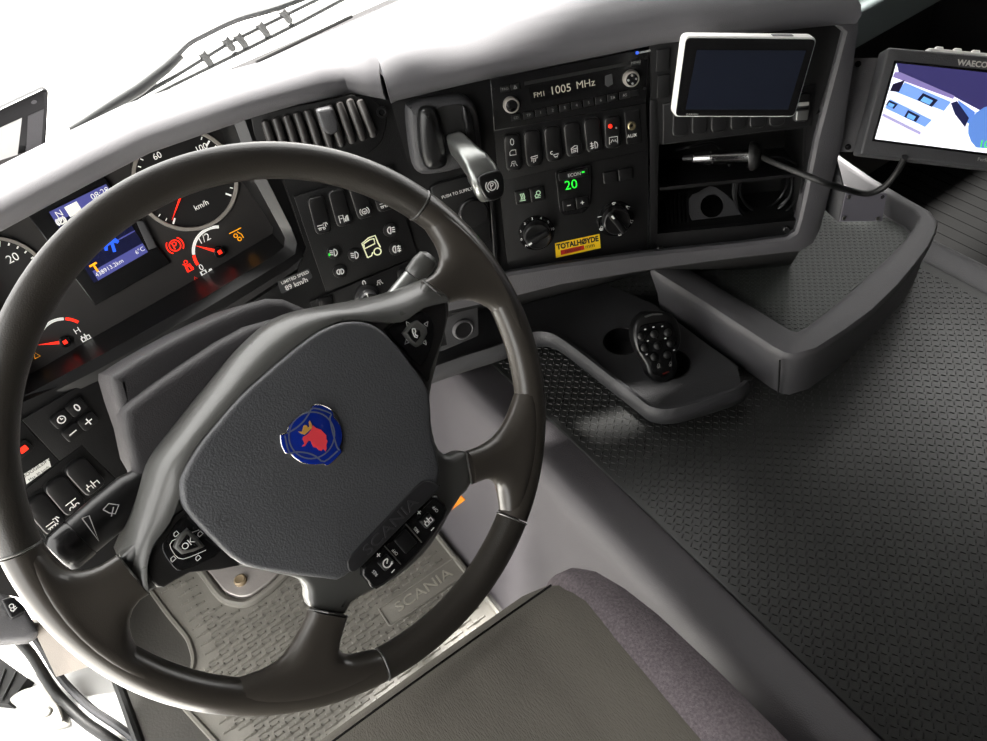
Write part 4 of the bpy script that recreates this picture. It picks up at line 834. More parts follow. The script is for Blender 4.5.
# ------------------------------------------------------------------ radio
ra = thing('car_radio', 'black car radio with a lit display and two round knobs', 'radio', FC.w(570, 100))
plate('faceplate', FC, [(490, 79), (649, 48), (646, 104), (494, 131)], -.01, .002, BLACKS, ra, .001)
FCh = Frame(FC.O + FC.n * .002, FC.u, FC.v, FC.n)
def cframe(px, py, h=0.0, F=FCh):     # u along the section's printed baselines
    c0 = F.w(px, py, h); d0 = (F.w(px + 10, py - 1.95, h) - c0); d0 = (d0 - F.n * d0.dot(F.n)).normalized(); return Frame(c0, d0, F.n.cross(d0), F.n)
k1 = FC.scale(570, 100)
plate('disc_slot', FCh, [(524, 82), (629, 62), (629.5, 65), (524.5, 85.5)], 0, .0006, DEEP, ra)
plate('display_window', FCh, [(528, 87), (606, 72), (608, 88), (531, 104)], 0, .0006, mat('radio_lcd', (14, 14, 15), .2), ra)
for t, px, py, z in (('FM1', 539.5, 94.5, 7), ('1005', 560.5, 89.5, 11), ('MHz', 585.5, 84, 10)): text(cframe(px, py, .0008), t, z * k1, mat('lcd_warm_white', (170, 165, 150), .4, emit=.2), ra, .0001)
plate('lcd_badge', FCh, [(605, 76), (612, 74), (613, 84), (608, 87), (605, 85)], 0, .001, GREYD, ra)
for px, py in ((511, 104.3), (630.5, 78)):
    G = cframe(px, py); r = 8.2 * k1
    o = MB().lathe(G, [(r, 0), (r, .003), (r * .92, .007), (r * .72, .0078)], n=28, cap=False).build('knob_ring', DIALRING, ra)
    MB().lathe(G, [(r * .74, .004), (r * .70, .0074), (r * .5, .0080), (0, .0088)], n=24, cap=False).build('knob_face', BLACKS, o)
    if px > 600:
        for a in range(4): c, s_ = math.cos(a * math.pi / 2), math.sin(a * math.pi / 2); MB().prism(G, circ(c * r * .48, s_ * r * .48, r * .13, 8), .0075, .0092).build('arrow_key', DIM, o)
for i in range(9):
    px, py = 528.5 + i * 12.0, 115 - i * 2.5
    G = cframe(px, py); o = MB().prism(G, rrect(10.5 * k1, 7 * k1, .0005), 0, .0013, .0004).build('preset_key', BLACKG, ra)
    text(G, ('TP', '1', '2', '3', '4', '5', '6', 'TA', 'AS')[i], 4 * k1, DIM, o, .0015)
for px, py, t in ((505, 88.7, 'TAG'), (515, 86.7, '▲'), (635.5, 62.3, 'MENU'), (516, 117.5, 'CD'), (634, 93, '')):
    G = cframe(px, py); o = MB().prism(G, rrect(9 * k1, 5.5 * k1, .0005), 0, .0012, .0004).build('small_key', BLACKG, ra)
    if t and t != '▲': text(G, t, 3.4 * k1, DIM, o, .0014)
    elif t: icon(G, 'tri', 3.5 * k1, DIM, o, .0014, .3)
text(cframe(643.5, 51.6, .0002), 'Bluetooth', 3.6 * k1, WHITE, ra, .0002)
MB().prism(cframe(637, 52.8, .0001), circ(0, 0, 1.6 * k1, 12), 0, .0003).build('blue_mark', BLUL, ra)
for px, py in ((493, 89), (645.5, 58), (644.5, 88.5)): MB().lathe(cframe(px, py), [(1.4 * k1, 0), (1.3 * k1, .0004), (0, .0002)], n=10, cap=False).build('corner_hole', DEEP, ra)

# ------------------------------------------------------------------ rocker row under the radio
rr = thing('rocker_row', 'row of black rocker switches under the radio with one red light', 'switch panel', FC.w(570, 145))
plate('panel_plate', FC, [(494, 131), (646, 104), (648, 150), (499, 181)], -.01, .0005, BLACK, rr, .0004)
tops = [(511, 133.5), (531, 129.5), (551, 125.5), (570.5, 121.5), (590.5, 117.5), (611.4, 115.5), (632, 110)]
bots = [(514, 170), (534.5, 165.5), (554.5, 160.5), (574.5, 155.5), (594.5, 151), (613, 147.5), (633.5, 143.5)]
for i, keys in enumerate((('oval', 'cab', 'lightdn'), ('lightslant',), ('bed',), ('door',), ('spot',))):
    rocker(Frame(FC.O + FC.n * .0005, FC.u, FC.v, FC.n), tops[i], bots[i], 16, rr, keys, isz=.5 if i else .42)
G, o = rocker(Frame(FC.O + FC.n * .0005, FC.u, FC.v, FC.n), tops[5], bots[5], 16, rr, ('photo',), isz=.5, ipos=[-.25])
MB().prism(G, circ(-.003, .008, .0022, 12), .002, .0075, .001).build('indicator_light', REDL, o); MB().prism(G, circ(.004, .005, .001, 8), .002, .006).build('indicator_light', DIM, o)
ax_ = MB().prism(cframe(633, 127, -.0015), rrect(16 * k1, 34 * k1, .003), -.002, .001, .0008).build('aux_plate', BLACKG, rr)
G = cframe(631.5, 125.5, .0); MB().lathe(G, [(4.4 * k1, -.001), (4.4 * k1, .002), (3.2 * k1, .0028), (1.8 * k1, .0024), (1.6 * k1, .0005)], n=18, cap=False).build('aux_socket', mat('brass_ring', (150, 140, 110), .3, metal=.9), ax_); text(cframe(632, 135.8, -.0004), 'AUX', 5 * k1, WHITE, ax_, .0002)

# ------------------------------------------------------------------ climate panel
cp = thing('climate_panel', 'black climate panel with two rotary dials and a green temperature readout', 'climate control', FC.w(575, 210))
plate('panel_plate', FC, [(499, 181), (648, 150), (648, 250), (508, 272)], -.01, .0005, BLACK, cp, .0004)
for px, py, k in ((522, 196.5, 'seat'), (537, 193.7, 'fan')):
    G = cframe(px, py, -.0015); o = MB().prism(G, rrect(14.6 * k1, 15 * k1, .0015), 0, .0028, .0008).build('push_button', BLACKG, cp); icon(G, k, 8.5 * k1, mat('pale_green_print', (185, 220, 185), .5, emit=.15), o, .0031, .11)
for px, py in ((610, 176.7), (625.2, 173.8)): MB().prism(cframe(px, py, -.0015), rrect(14.6 * k1, 12.5 * k1, .0015), 0, .0025, .0008).build('blank_button', BLACKG, cp)
du = plate('display_unit', FCh, [(555, 172), (591.5, 164), (591, 205), (584, 213), (565, 216), (560, 212)], -.001, .0008, BLACKS, cp, .0004, .003)
G = cframe(573, 174.2, .0); MB().prism(G, rrect(31 * k1, 8 * k1, .001), 0, .0022, .0006).build('econ_key', BLACKG, du); text(Frame(G.O, G.u, G.v, G.n), 'ECON', 5 * k1, WHITE, du, .0025, cx=.0012); MB().prism(G, rrect(3 * k1, 1.6 * k1, .0002, 10.5 * k1, .001), .002, .0026).build('indicator_light', GRNL, du)
text(cframe(571, 185, .001), '20', 14 * k1, GRNL, du, .0002)
for px, py, k in ((568.5, 204.7, 'minus'), (582, 202, 'plus')): G = cframe(px, py, .0); o = MB().prism(G, rrect(12.8 * k1, 11.5 * k1, .001), 0, .0022, .0006).build('push_button', BLACKG, du); icon(G, k, 4.6 * k1, WHITE, o, .0025, .18)
for (px, py, nm, a0) in ((536.5, 233, 'fan_dial', 200), (615, 218.5, 'air_dial', 120)):
    G = cframe(px, py, -.0014); r = 20 * k1
    d_ = MB().lathe(G, [(r, 0), (r * .97, .0014), (r * .8, .0016), (0, .0012)], n=36, cap=False).build(nm, BLACKS, cp)
    MB().lathe(G, [(r * .74, .001), (r * .72, .012), (r * .66, .0135), (r * .5, .0125), (0, .0125)], n=32, cap=False).build('knob', BLACKG, d_)
    c, s_ = math.cos(math.radians(a0)), math.sin(math.radians(a0))
    Gt = Frame(G.O, G.u * c + G.v * s_, G.u * -s_ + G.v * c, G.n)
    MB().prism(Gt, rrect(r * 1.3, r * .34, r * .1), .012, .020, .002).build('grip_bar', BLACKG, d_)
    MB().box(Gt, r * .42, r * .62, -r * .05, r * .05, .0198, .0206).build('pointer', WHITE, d_)
    if nm == 'fan_dial':
        for i, t in enumerate(('M', '0', '1', '2', '3', '4', '5', '10')): a = math.radians(222 - i * 31); text(G, t, r * .2, WHITE, d_, .002, cx=r * .88 * math.cos(a), cy=r * .88 * math.sin(a))
    else:
        for a, k in ((90, 'defr'), (35, 'face'), (-20, 'face'), (-80, 'fan'), (205, 'fan'), (160, 'minus')): icon(G, k, r * .26, WHITE, d_, .002, .12, r * .9 * math.cos(math.radians(a)), r * .9 * math.sin(math.radians(a)))
for F, px, py in ((FC, 637.8, 252.6), (FX, 660, 249), (FX, 786, 229), (FC, 512, 281)): MB().lathe(F, [(.0045, -.002), (.0045, .003), (.003, .0042), (.0, .003)], *F.at(px, py), n=14).build('panel_screw', BLACKG, db)
hst = thing('height_sticker', 'yellow height sticker with black and red print below the dials', 'sticker', FC.w(578, 246))
MB().prism(FC, FC.poly([(555, 243.4), (599.5, 234), (600.7, 248), (556, 258)], .0012), .0006, .0012).build('sheet', YELLOW, hst)
def hframe(px, py): c0 = FC.w(px, py, .0014); d0 = (FC.w(599.5, 234, .0014) - FC.w(555, 243.4, .0014)).normalized(); return Frame(c0, d0, FC.n.cross(d0), FC.n)
text(hframe(577.6, 243), 'TOTALHØYDE', 8.4 * k1, INK, hst, .0001, sx=.84, bold=.045)
MB().prism(FC, FC.poly([(560.5, 250.5), (584, 245.2), (584.5, 249.5), (561, 255)], .0015), .0011, .0015).build('red_stripe', REDV, hst)
text(hframe(572.5, 250.2), '3800/3900', 4.2 * k1, INK, hst, .0003); text(hframe(590, 245.8), 'mm', 7 * k1, INK, hst, .0003)

# ------------------------------------------------------------------ storage compartment right of the radio
sg = thing('storage_compartment', 'open black storage compartment with a middle shelf and blank switch row', 'compartment', FX.w(730, 220))
plate('upper_plate', FX, [(650, 44), (838, 24), (845, 32), (812, 127), (663, 144.6), (651, 146)], -.006, .0, BLACK, sg)
plate('left_rail', FX, [(650, 100), (657, 100), (659, 144), (657.5, 235), (650, 252)], -.01, .001, BLACKG, sg, .0005)
plate('right_rail', FX, [(806, 125), (822, 110), (803, 200), (797, 222), (801, 222)], -.01, .0, BLACK, sg)
plate('lower_rail', FX, [(650, 250), (657, 234), (801, 220), (799, 226), (790, 238)], -.01, .0, BLACK, sg)
OP = [(658.5, 144), (811, 126), (801, 222), (657.5, 235)]
fr_ = [FX.w(x, y) for x, y in OP]; bk_ = [p - FX.n * .11 for p in fr_]
b = MB(); b.loft([fr_ + [fr_[0]], bk_ + [bk_[0]]]); b.quad(*bk_); b.build('compartment_well', DEEP, sg)
s0, s1 = FX.w(660, 187.5), FX.w(803, 173)
b = MB(); sh = [s0, s1, s1 - FX.n * .1, s0 - FX.n * .1]; lo = b.ring([p - FX.v * .004 for p in sh]); hi = b.ring(sh); b.bridge(lo, hi); b.f += [tuple(lo[::-1]), tuple(hi)]; b.build('middle_shelf', BLACKG, sg)
plate('slot_strip', FX, [(663, 104), (816, 84), (811, 126), (663, 144.6)], -.001, .002, BLACKG, sg, .001)
FXh = Frame(FX.O + FX.n * .002, FX.u, FX.v, FX.n)
for i in range(6):
    x = 679.5 + i * 19.4; y = 136 - i * 2.1
    G, r = rocker(FXh, (x + 2, y - 36), (x, y), 15.5, sg, h=.003)
G, r = rocker(FXh, (803, 92), (800, 121), 14.5, sg, h=.006)
MB().prism(G, rrect(.0135, .0115, .002, 0, -.008), .003, .0078, .001).build('silver_cover', PEWTER, r); MB().prism(G, rrect(.013, .004, .001, 0, .004), .002, .0055).build('label_strip', DIM, r)
for i in range(2): plate('blank_cover', FXh, [(657 + i, 50 + i * 26), (670, 48 + i * 26), (669, 70 + i * 26), (656 + i, 72 + i * 26)], -.001, .001, BLACKG, sg, .0005)
# charger plug, cable and coil inside
pg = thing('charger_plug', 'silver and black charger plug lying in the upper compartment', 'plug', FX.w(725, 160, -.03))
p0, p1 = FX.w(693, 158, -.03), FX.w(752, 156, -.012); ln = p1 - p0
MB().tube([p0 + ln * t for t in (0, .02, .3, .32, .42, .44, .95)], [.006, .0085, .0085, .0098, .0098, .0088, .0088], 14).build('metal_barrel', CHROME, pg)
MB().tube([p0 + ln * t for t in (.95, .96, 1.02, 1.1, 1.16)], [.013, .0165, .0175, .015, .008], 14).build('collar', RUBBER, pg)
MB().tube([p0 + ln * t for t in (-.18, -.02, 0)], [.003, .0045, .005], 10).build('tip', BLACKG, pg)
c_pts = [p0 + ln * 1.14, FX.w(775, 163, .02), FX.w(800, 173, .045), FX.w(828, 184, .06)]
FJ = panel(FX.w(836, 205, .018), 22, 8)
c_pts += [FJ.w(850, 190.5, .004), FJ.w(868, 193.5, .006), FJ.w(884, 187, .012), FJ.w(897, 172, .02), FJ.w(905, 157, .03)]
mc = MB().tube(smooth_poly([tuple(p) for p in c_pts], 6, closed=False), .0038, 10).build('monitor_cable', RUBBER); tag(mc, 'thick black cable looping from the charger plug to the monitor', 'cable')
cc = thing('coiled_cable', 'thin black cable coiled in the compartment behind the shelf edge', 'cable', FX.w(765, 215, -.05))
ctr = FX.at(764, 186, -.055)
for k in range(5):
    b = MB(); r = .030 + .003 * k; b.tube([FX.P(ctr[0] + .004 * math.sin(k * 2.1) + r * math.cos(t * math.pi / 16), ctr[1] + r * 1.06 * math.sin(t * math.pi / 16), -.06 + .006 * k + .003 * math.sin(t * .6 + k)) for t in range(33)], .0016, 6, cap=False); b.build('cable_loop', BLACKG, cc)
b = MB(); b.tube(smooth_poly([tuple(FX.w(x, y, h)) for x, y, h in ((676, 150, -.05), (690, 147, -.04), (712, 143, -.05), (722, 150, -.05), (732, 158, -.04), (729, 166, -.04))], 5, closed=False), .0018, 6); b.build('cable_tail', BLACKG, cc)
hd = thing('grey_holder', 'grey plastic holder with a round hole standing in the lower compartment', 'holder', FX.w(720, 222, -.03))
F_ = panel(FX.w(715, 224, -.035), 30, 40)
def holed(F, outer, holes, h0, h1):
    vs = [V(p).to_2d() if len(p) > 2 else V((p[0], p[1])) for p in outer]; fs = [list(range(len(outer)))]
    for H in holes: i = len(vs); vs += [V((p[0], p[1])) for p in H]; fs.append(list(range(i, i + len(H))))
    ed = [(f[i], f[(i + 1) % len(f)]) for f in fs for i in range(len(f))]
    v2, e2, f2, *_ = delaunay_2d_cdt(vs, ed, [], 1, 1e-7)
    b = MB(); top = b.ring([F.P(p.x, p.y, h1) for p in v2])
    for f in f2:
        cx = sum(v2[i].x for i in f) / len(f); cy = sum(v2[i].y for i in f) / len(f)
        if inside(cx, cy, outer) and not any(inside(cx, cy, H) for H in holes): b.f.append(tuple(top[i] for i in f))
    for lp in [outer] + list(holes):
        lo = b.ring([F.P(p[0], p[1], h0) for p in lp]); hi = b.ring([F.P(p[0], p[1], h1) for p in lp]); b.bridge(lo, hi)
    return b
q = F_.poly([(689, 199), (699, 192), (710, 186), (720, 190), (732, 200), (744, 218), (716, 224), (694, 226)], 0); cq_ = F_.at(712, 206, 0); hr = F_.scale(712, 206) * 11.5
holed(F_, smooth_poly(q, 2), [circ(cq_[0], cq_[1], hr, 20)], -.004, 0).build('holder_plate', GREYD, hd)
for i in range(6): a_ = FX.w(667 + i * 4, 193, -.06); q_ = FX.w(668 + i * 4, 226, -.03); MB().tube([a_, q_], .0014, 6).build('holder_rib', BLACKG, hd)

# ------------------------------------------------------------------ satellite navigator
GN = Frame((.616, .564, .74), V((.858, -.468, -.213)).normalized(), V((.257, .031, .966)).normalized(), V((-.445, -.883, .147)).normalized())
GN.v = GN.n.cross(GN.u).normalized()
gp_ = thing('satellite_navigator', 'flat satellite navigator with white rim and dark blank screen', 'navigator', GN.P(0, 0, -.04))
go = GN.poly([(685, 36), (815, 37.5), (818, 44), (797, 112), (789, 117.5), (676, 117), (673, 112), (683, 42)], 0)
go = round_poly(GN.poly([(684.5, 36), (818, 37.5), (795, 117.5), (673.5, 117.5)], 0), .007, 5)
MB().prism(GN, go, -.013, .0, .0025, 3).build('rim_case', WPLAST, gp_)
MB().prism(GN, inset(go, .006) if area2(go) > 0 else inset(go[::-1], .006), -.020, -.012, .003).build('back_case', BLACKG, gp_)
MB().prism(GN, inset(go, .0018) if area2(go) > 0 else inset(go[::-1], .0018), -.002, .0006).build('black_bezel', BLACKS, gp_)
MB().prism(GN, GN.poly([(697, 50), (806, 50.5), (788, 109.5), (685.5, 109.5)], .0008), 0, .0009).build('screen', SCREEN, gp_)
c0 = GN.w(692, 114.6, .0008); text(Frame(c0, GN.u, GN.v, GN.n), 'GARMIN', .0035, DIM, gp_, .0001)
tpc = GN.P(.035, max(v for u, v in go), -.006); MB().prism(Frame(tpc, GN.u, -GN.n, GN.v), rrect(.022, .006, .001), -.001, .0006).build('top_button', GREY, gp_)
MB().tube([GN.P(.0, -.01, -.018), GN.P(.0, -.012, -.032), FX.w(742, 82, .0)], [.016, .011, .018], 16).build('mount_arm', BLACKG, gp_)

# ------------------------------------------------------------------ rear-view camera monitor on its bracket
MN = Frame((.833, .45, .648), V((.711, -.68, -.177)).normalized(), V((.524, .344, .779)).normalized(), V((-.469, -.647, .601)).normalized())
MN.v = MN.n.cross(MN.u).normalized()
mo = thing('camera_monitor', 'grey camera monitor showing a reversing picture on a side bracket', 'monitor', MN.P(0, -.05, -.04))
mq = round_poly(MN.poly([(888, 47), (1053, 61), (1031, 174), (860, 154)], 0), .004)
MB().prism(MN, mq, -.028, 0, .003, 3).build('case', GREYD, mo)
spx = [(896.5, 63), (1046, 79), (1026, 158), (875, 139)]
sb = MB().prism(MN, MN.poly([(894.5, 60.5), (1048, 76), (1028, 161), (872, 141)], .0008), -.001, .0008).build('screen_frame', BLACKS, mo)
def em(n, c, e=.85): return mat(n, c, .3, emit=e, var=.04)
sn_ = MB().prism(MN, MN.poly(spx, .0012), .0, .0012).build('screen', em('screen_white', (246, 244, 252)), mo)
def sp_(name, pts, c, h=.0014, e=.8): return MB().prism(MN, MN.poly(pts, h), .0011, h).build(name, em('screen_' + name, c, e), sn_)
sp_('tarmac', [(896.5, 63), (1046, 79), (1037, 112), (987, 114), (955, 97), (899, 73)], (58, 54, 104), .0014, .6)
sp_('gutter', [(895, 72), (900, 72), (955, 96), (953, 99), (893, 77)], (128, 116, 170), .0016)
sp_('vehicle_side', [(892, 78), (953, 100), (921, 133), (883, 114)], (236, 238, 252), .0015)
sp_('blue_stripe', [(905, 82.5), (951, 102), (944, 111), (896, 92)], (120, 158, 226), .0017)
sp_('blue_stripe', [(890, 99), (932, 120), (925, 127), (885, 108)], (120, 158, 226), .0017)
sp_('dark_corner', [(893, 84), (905, 80), (899, 92), (890, 91)], (30, 24, 52), .0018, .5)
for w_ in ([(917, 100), (923, 93), (938, 100), (932, 107)], [(904, 117), (908, 110), (920, 116), (916, 122)], [(886, 105), (889, 100), (898, 104), (894, 109)]):
    o = sp_('window_outline', w_, (32, 36, 66), .0019, .5); cx = sum(p[0] for p in w_) / 4; cy = sum(p[1] for p in w_) / 4
    MB().prism(MN, MN.poly([(cx + (x - cx) * .6 - .8, cy + (y - cy) * .6 + .6) for x, y in w_], .0021), .0018, .0021).build('window_pane', em('pane_blue', (110, 170, 232)), sn_)
sp_('lower_edge', [(883, 113), (921, 132), (920, 135), (882, 116)], (170, 164, 205), .0017)
sp_('dark_coupling', [(951, 103), (957, 101), (969, 118), (965, 127), (955, 114)], (38, 40, 80), .0018, .5)
sp_('blue_coupling', [(958, 100), (975, 112), (972, 126), (964, 120)], (90, 130, 210), .0017)
sp_('trailer_drum', [(x, y) for x, y in [(1000 + 32 * math.cos(t * .3), 130 + 26 * math.sin(t * .3)) for t in range(21)] if 130 - 30 < y < 152], (92, 132, 205), .0018)
text(Frame(MN.w(984, 144.5, .002), MN.u, MN.v, MN.n), '10', .0115, em('screen_green', (70, 220, 40), 1.0), sn_, .0003)
text(Frame(MN.w(972.5, 64, .0008), MN.u, MN.v, MN.n), 'WAECO', .0085, mat('silver_print', (185, 183, 178), .4), mo, .0003, bold=.03)
text(Frame(MN.w(990, 160.5, .0008), MN.u, MN.v, MN.n), 'PerfectView', .0055, DIM, mo, .0003)
tv = max(v for u, v in mq); FTp = Frame(MN.P(0, tv, -.012), MN.u, -MN.n, MN.v)
MB().prism(FTp, rrect(.125, .014, .003, .022, 0), -.001, .003, .001).build('key_strip', WPLAST, mo)
for i in range(6): MB().prism(FTp, rrect(.0085, .007, .002, -.028 + i * .0195, 0), .002, .0062, .0015).build('key', WPLAST, mo)
mbk = thing('monitor_bracket', 'flat dark grey steel bracket joining dash end and monitor', 'bracket', MN.w(850, 150, -.03))
bq = MN.poly([(838, 58), (905, 58), (882, 152), (868, 150), (846, 152), (822, 150)], -.031)
MB().prism(MN, bq, -.034, -.031).build('bracket_plate', GREY, mbk)
for px, py in ((848, 147), (858, 64)): MB().lathe(MN, [(.0035, -.031), (.0035, -.029), (.002, -.0285), (0, -.0285)], *MN.at(px, py, -.03), n=10, cap=False).build('bracket_screw', BLACKS, mbk)
jb = thing('angle_bracket', 'small folded grey metal bracket with corner rivets below the monitor', 'bracket', FJ.w(862, 222))
MB().prism(FJ, FJ.poly([(846, 193), (887, 193.5), (882, 221), (840, 221.5)], .0), -.0025, 0).build('front_plate', mat('grey_sheet_metal', (104, 102, 110), .45), jb)
f0, f1 = FJ.w(846, 193, -.001), FJ.w(840, 221.5, -.001); g0, g1 = FJ.w(829, 178, -.03), FJ.w(824.5, 208, -.03)
b = MB(); lo = b.ring([f0, f1, g1, g0]); hi = b.ring([p - FJ.u * .002 - FJ.n * .001 for p in (f0, f1, g1, g0)]); b.bridge(lo, hi); b.f += [tuple(lo), tuple(hi[::-1])]; b.build('side_flange', GREYD, jb)
b = MB(); t0, t1 = FJ.w(836, 154, -.03), FJ.w(841, 188, -.012); lo = b.ring([t0, f0, g0]); hi = b.ring([p - FJ.u * .002 for p in (t0, f0, g0)]); b.bridge(lo, hi); b.f += [tuple(lo), tuple(hi[::-1])]; b.build('upper_tongue', GREYD, jb)
for px, py in ((849, 197), (844, 218), (877.5, 218.5)): MB().lathe(FJ, [(.0026, 0), (.0024, .0012), (.001, .0016), (0, .0016)], *FJ.at(px, py), n=10, cap=False).build('rivet', STEEL, jb)
MB().lathe(FJ, [(.0026, 0.0001), (0, .0003)], *FJ.at(882.5, 197), n=10, cap=False).build('rivet_hole', DEEP, jb)

# ------------------------------------------------------------------ side tray with a rubber floor
tr = thing('side_tray', 'deep grey moulded side tray with textured floor beside the dash', 'tray', (.78, .58, ZT + .007))
to = [(650, 268), (657, 272.5), (700, 300), (740, 326), (772, 347), (784, 353), (793, 354.5), (815, 348.7), (845, 330), (873, 310), (900, 284), (917, 263), (930, 245), (937, 230), (939, 219), (931.6, 210), (905, 195), (873, 177), (837, 152), (812, 134)]
ti = [(666, 253), (674.6, 259), (715, 283), (752, 305), (782, 323.5), (790, 328), (797, 330), (806, 326), (826, 311), (844, 296), (868, 275), (888, 256), (905, 239), (916, 224), (919, 216), (912, 209), (893, 199), (866, 180), (844, 165), (825, 151)]
ZR = .40
O3 = [atz(x, y, ZR) for x, y in to]; I3 = [atz(x, y, ZR) for x, y in ti]
cen = sum(O3, V((0, 0, 0))) / len(O3)
def shr(p, d, z): q = V((p.x, p.y, 0)) - V((cen.x, cen.y, 0)); q = q * (1 - d / q.length); return V((cen.x + q.x, cen.y + q.y, z))
rows = [[shr(p, .014, .3075) for p in O3], [shr(p, .010, .35) for p in O3], [shr(p, .002, .384) for p in O3], [shr(p, 0, .393) for p in O3], [shr(p, .003, .3985) for p in O3], [p.lerp(q, .35) + V((0, 0, .001)) for p, q in zip(O3, I3)], [p.lerp(q, .8) for p, q in zip(O3, I3)], [V((q.x, q.y, .396)) for q in I3], [shr(q, .006, .372) for q in I3]]
b = MB(); b.loft([r + [r[0]] for r in rows]); b.f.append(tuple(b.ring([shr(q, .006, .3722) for q in I3]))); b.f.append(tuple(b.ring([shr(p, .014, .3076) for p in O3])[::-1])); b.build('tray_body', GREY, tr, ang=45)
fl = [(q.x, q.y) for q in [shr(q, .012, .37) for q in I3]]
MB().prism(flat(0), fl, .372, .3745).build('tray_liner', TRAYM, tr)
b = MB(); p = .0053; xs = [q[0] for q in fl]; ys = [q[1] for q in fl]
x = min(xs); i = 0
while x < max(xs):
    y = min(ys); j = 0
    while y < max(ys):
        if inside(x, y, fl):
            a = math.radians(30 if (i + j) % 2 else -60); dx, dy = math.cos(a), math.sin(a); L, W_ = .0021, .0007
            lo = b.ring([(x + u * dx - v * dy, y + u * dy + v * dx, .3744) for u, v in ((-L, -W_), (L, -W_), (L, W_), (-L, W_))]); hi = b.ring([(x + u * dx - v * dy, y + u * dy + v * dx, .3753) for u, v in ((-L * .8, -W_ * .5), (L * .8, -W_ * .5), (L * .8, W_ * .5), (-L * .8, W_ * .5))]); b.bridge(lo, hi); b.f.append(tuple(hi))
        y += p; j += 1
    x += p; i += 1
b.build('liner_tread', TRAYM, tr, kind='stuff', fixn=False)
b = MB(); e_ = [shr(O3[5], .0005, .39), shr(O3[5], .004, .37), shr(O3[5], .0085, .345), shr(O3[5], .0135, .312)]; b.tube([p - V((0.006, 0, 0)) for p in e_], .0012, 6); b.build('corner_joint', DEEP, tr)

# ------------------------------------------------------------------ cup shelf and handset
cs = thing('cup_shelf', 'grey moulded dash shelf with two round cup holders', 'shelf', (.46, .62, .34))
ZS = .334
so = [(425, 374), (465, 360), (500, 349), (526, 338), (546, 336), (566, 347), (602, 375), (634, 400), (650, 411), (674, 413), (708, 404), (740, 393), (751, 384)]
S3_ = [V(p) for p in smooth_poly([tuple(atz(x, y, .347)) for x, y in so], 4, closed=False)]
rows = []
for i, p in enumerate(S3_):
    t = S3_[min(i + 1, len(S3_) - 1)] - S3_[max(i - 1, 0)]; t.z = 0; t.normalize(); nI = V((-t.y, t.x, 0))
    rows.append([p + nI * .012 + V((0, 0, -.036)), p + nI * .003 + V((0, 0, -.026)), p + V((0, 0, -.012)), p + nI * .001 + V((0, 0, -.003)), p + nI * .005 + V((0, 0, .003)), p + nI * .010 + V((0, 0, .002)), p + nI * .012 + V((0, 0, -.004)), p + nI * .0135 + V((0, 0, ZS - .347))])
MB().loft(rows, capends=True).build('front_lip', GREYD, cs, ang=50)
inner = [(r[-1].x - .0, r[-1].y) for r in rows]
outer = inner + [(.604, .53), (.606, .70), (.58, .80), (.46, .92), (.28, .94), (.25, .84)]
h1c = atz(622, 341, ZS); h2c = atz(670, 364, ZS)
H1 = circ(h1c.x, h1c.y, .0265, 28); H2 = circ(h2c.x, h2c.y, .0275, 28)
holed(flat(0), outer, [H1, H2], ZS - .003, ZS).build('shelf_floor', GREYD, cs)
for c0, r in ((h1c, .0265), (h2c, .0275)):
    b = MB(); b.lathe(flat(0, c0.x, c0.y), [(r + .002, ZS + .0004), (r + .0005, ZS + .001), (r - .0005, ZS), (r - .001, ZS - .026), (0, ZS - .026)], n=28, cap=False); b.build('cup_holder', BLACKG, cs)
FP = panel(atz(463, 348, .35), 10, 8)
b = MB(); b.prism(FP, round_poly(FP.poly([(432, 305), (478, 292), (479, 336), (441, 352), (430, 350)], 0), .005), -.02, 0, .002); b.build('socket_panel', GREYD, cs)
so_ = FP.at(463, 329, 0); s_ = FP.scale(463, 329)
sk_ = thing('lighter_socket', 'round grey-ringed socket cover on the shelf end panel', 'socket', FP.P(so_[0], so_[1]))
MB().lathe(FP, [(11.5 * s_, 0), (11.5 * s_, .002), (9.5 * s_, .004), (8.8 * s_, .003)], *so_, n=24, cap=False).build('metal_ring', GREY, sk_)
MB().lathe(FP, [(9 * s_, .001), (8.5 * s_, .0032), (0, .0025)], *so_, n=24, cap=False).build('socket_cap', BLACKG, sk_)
hp0 = atz(664, 381, ZS + .004); FH = panel(hp0, 20, 38)
hn = thing('remote_handset', 'black keypad handset with eight round keys standing in a cup holder', 'handset', FH.P(0, 0, -.012))
hq = FH.poly([(643, 314), (652, 311.5), (663, 311.5), (673, 315), (679, 323), (682, 335), (681, 346), (677, 355), (678.5, 368), (673, 380), (661, 383), (650, 377), (646, 365), (641, 357), (636, 346), (633.5, 333), (636, 322)], .0)
MB().prism(FH, smooth_poly(hq, 3), -.024, .0, .006, 4).build('body', BLACKG, hn)
MB().prism(FH, smooth_poly(FH.poly([(641, 326), (655, 322.5), (668, 322), (674, 329), (677, 345), (672, 354), (671, 370), (662, 377), (652, 372), (649, 358), (640, 352), (637.5, 338)], .001), 3), -.002, .0012, .0006, 2).build('key_face', BLACKS, hn)
hz8 = 6.738
for zx, zy in ((348, 312), (435, 298), (527, 287), (370, 388), (458, 375), (545, 360), (437, 452), (523, 437)):
    a = FH.at(590 + zx / hz8, 290 + zy / hz8, .003); r = 4.0 * FH.scale(655, 340)
    MB().lathe(FH, [(r, .001), (r, .0022), (r * .85, .0036), (r * .5, .0046), (0, .0049)], *a, n=16, cap=False).build('round_key', RUBBER, hn)
b = MB()
for zx, zy in ((372, 265), (487, 245), (390, 343), (508, 326), (382, 434), (566, 405), (428, 250)): a = FH.at(590 + zx / hz8, 290 + zy / hz8, .0014); b.prism(FH, rrect(.0026, .0016, .0004, a[0], a[1]), .0012, .0015)
b.build('key_print', WHITE, hn)
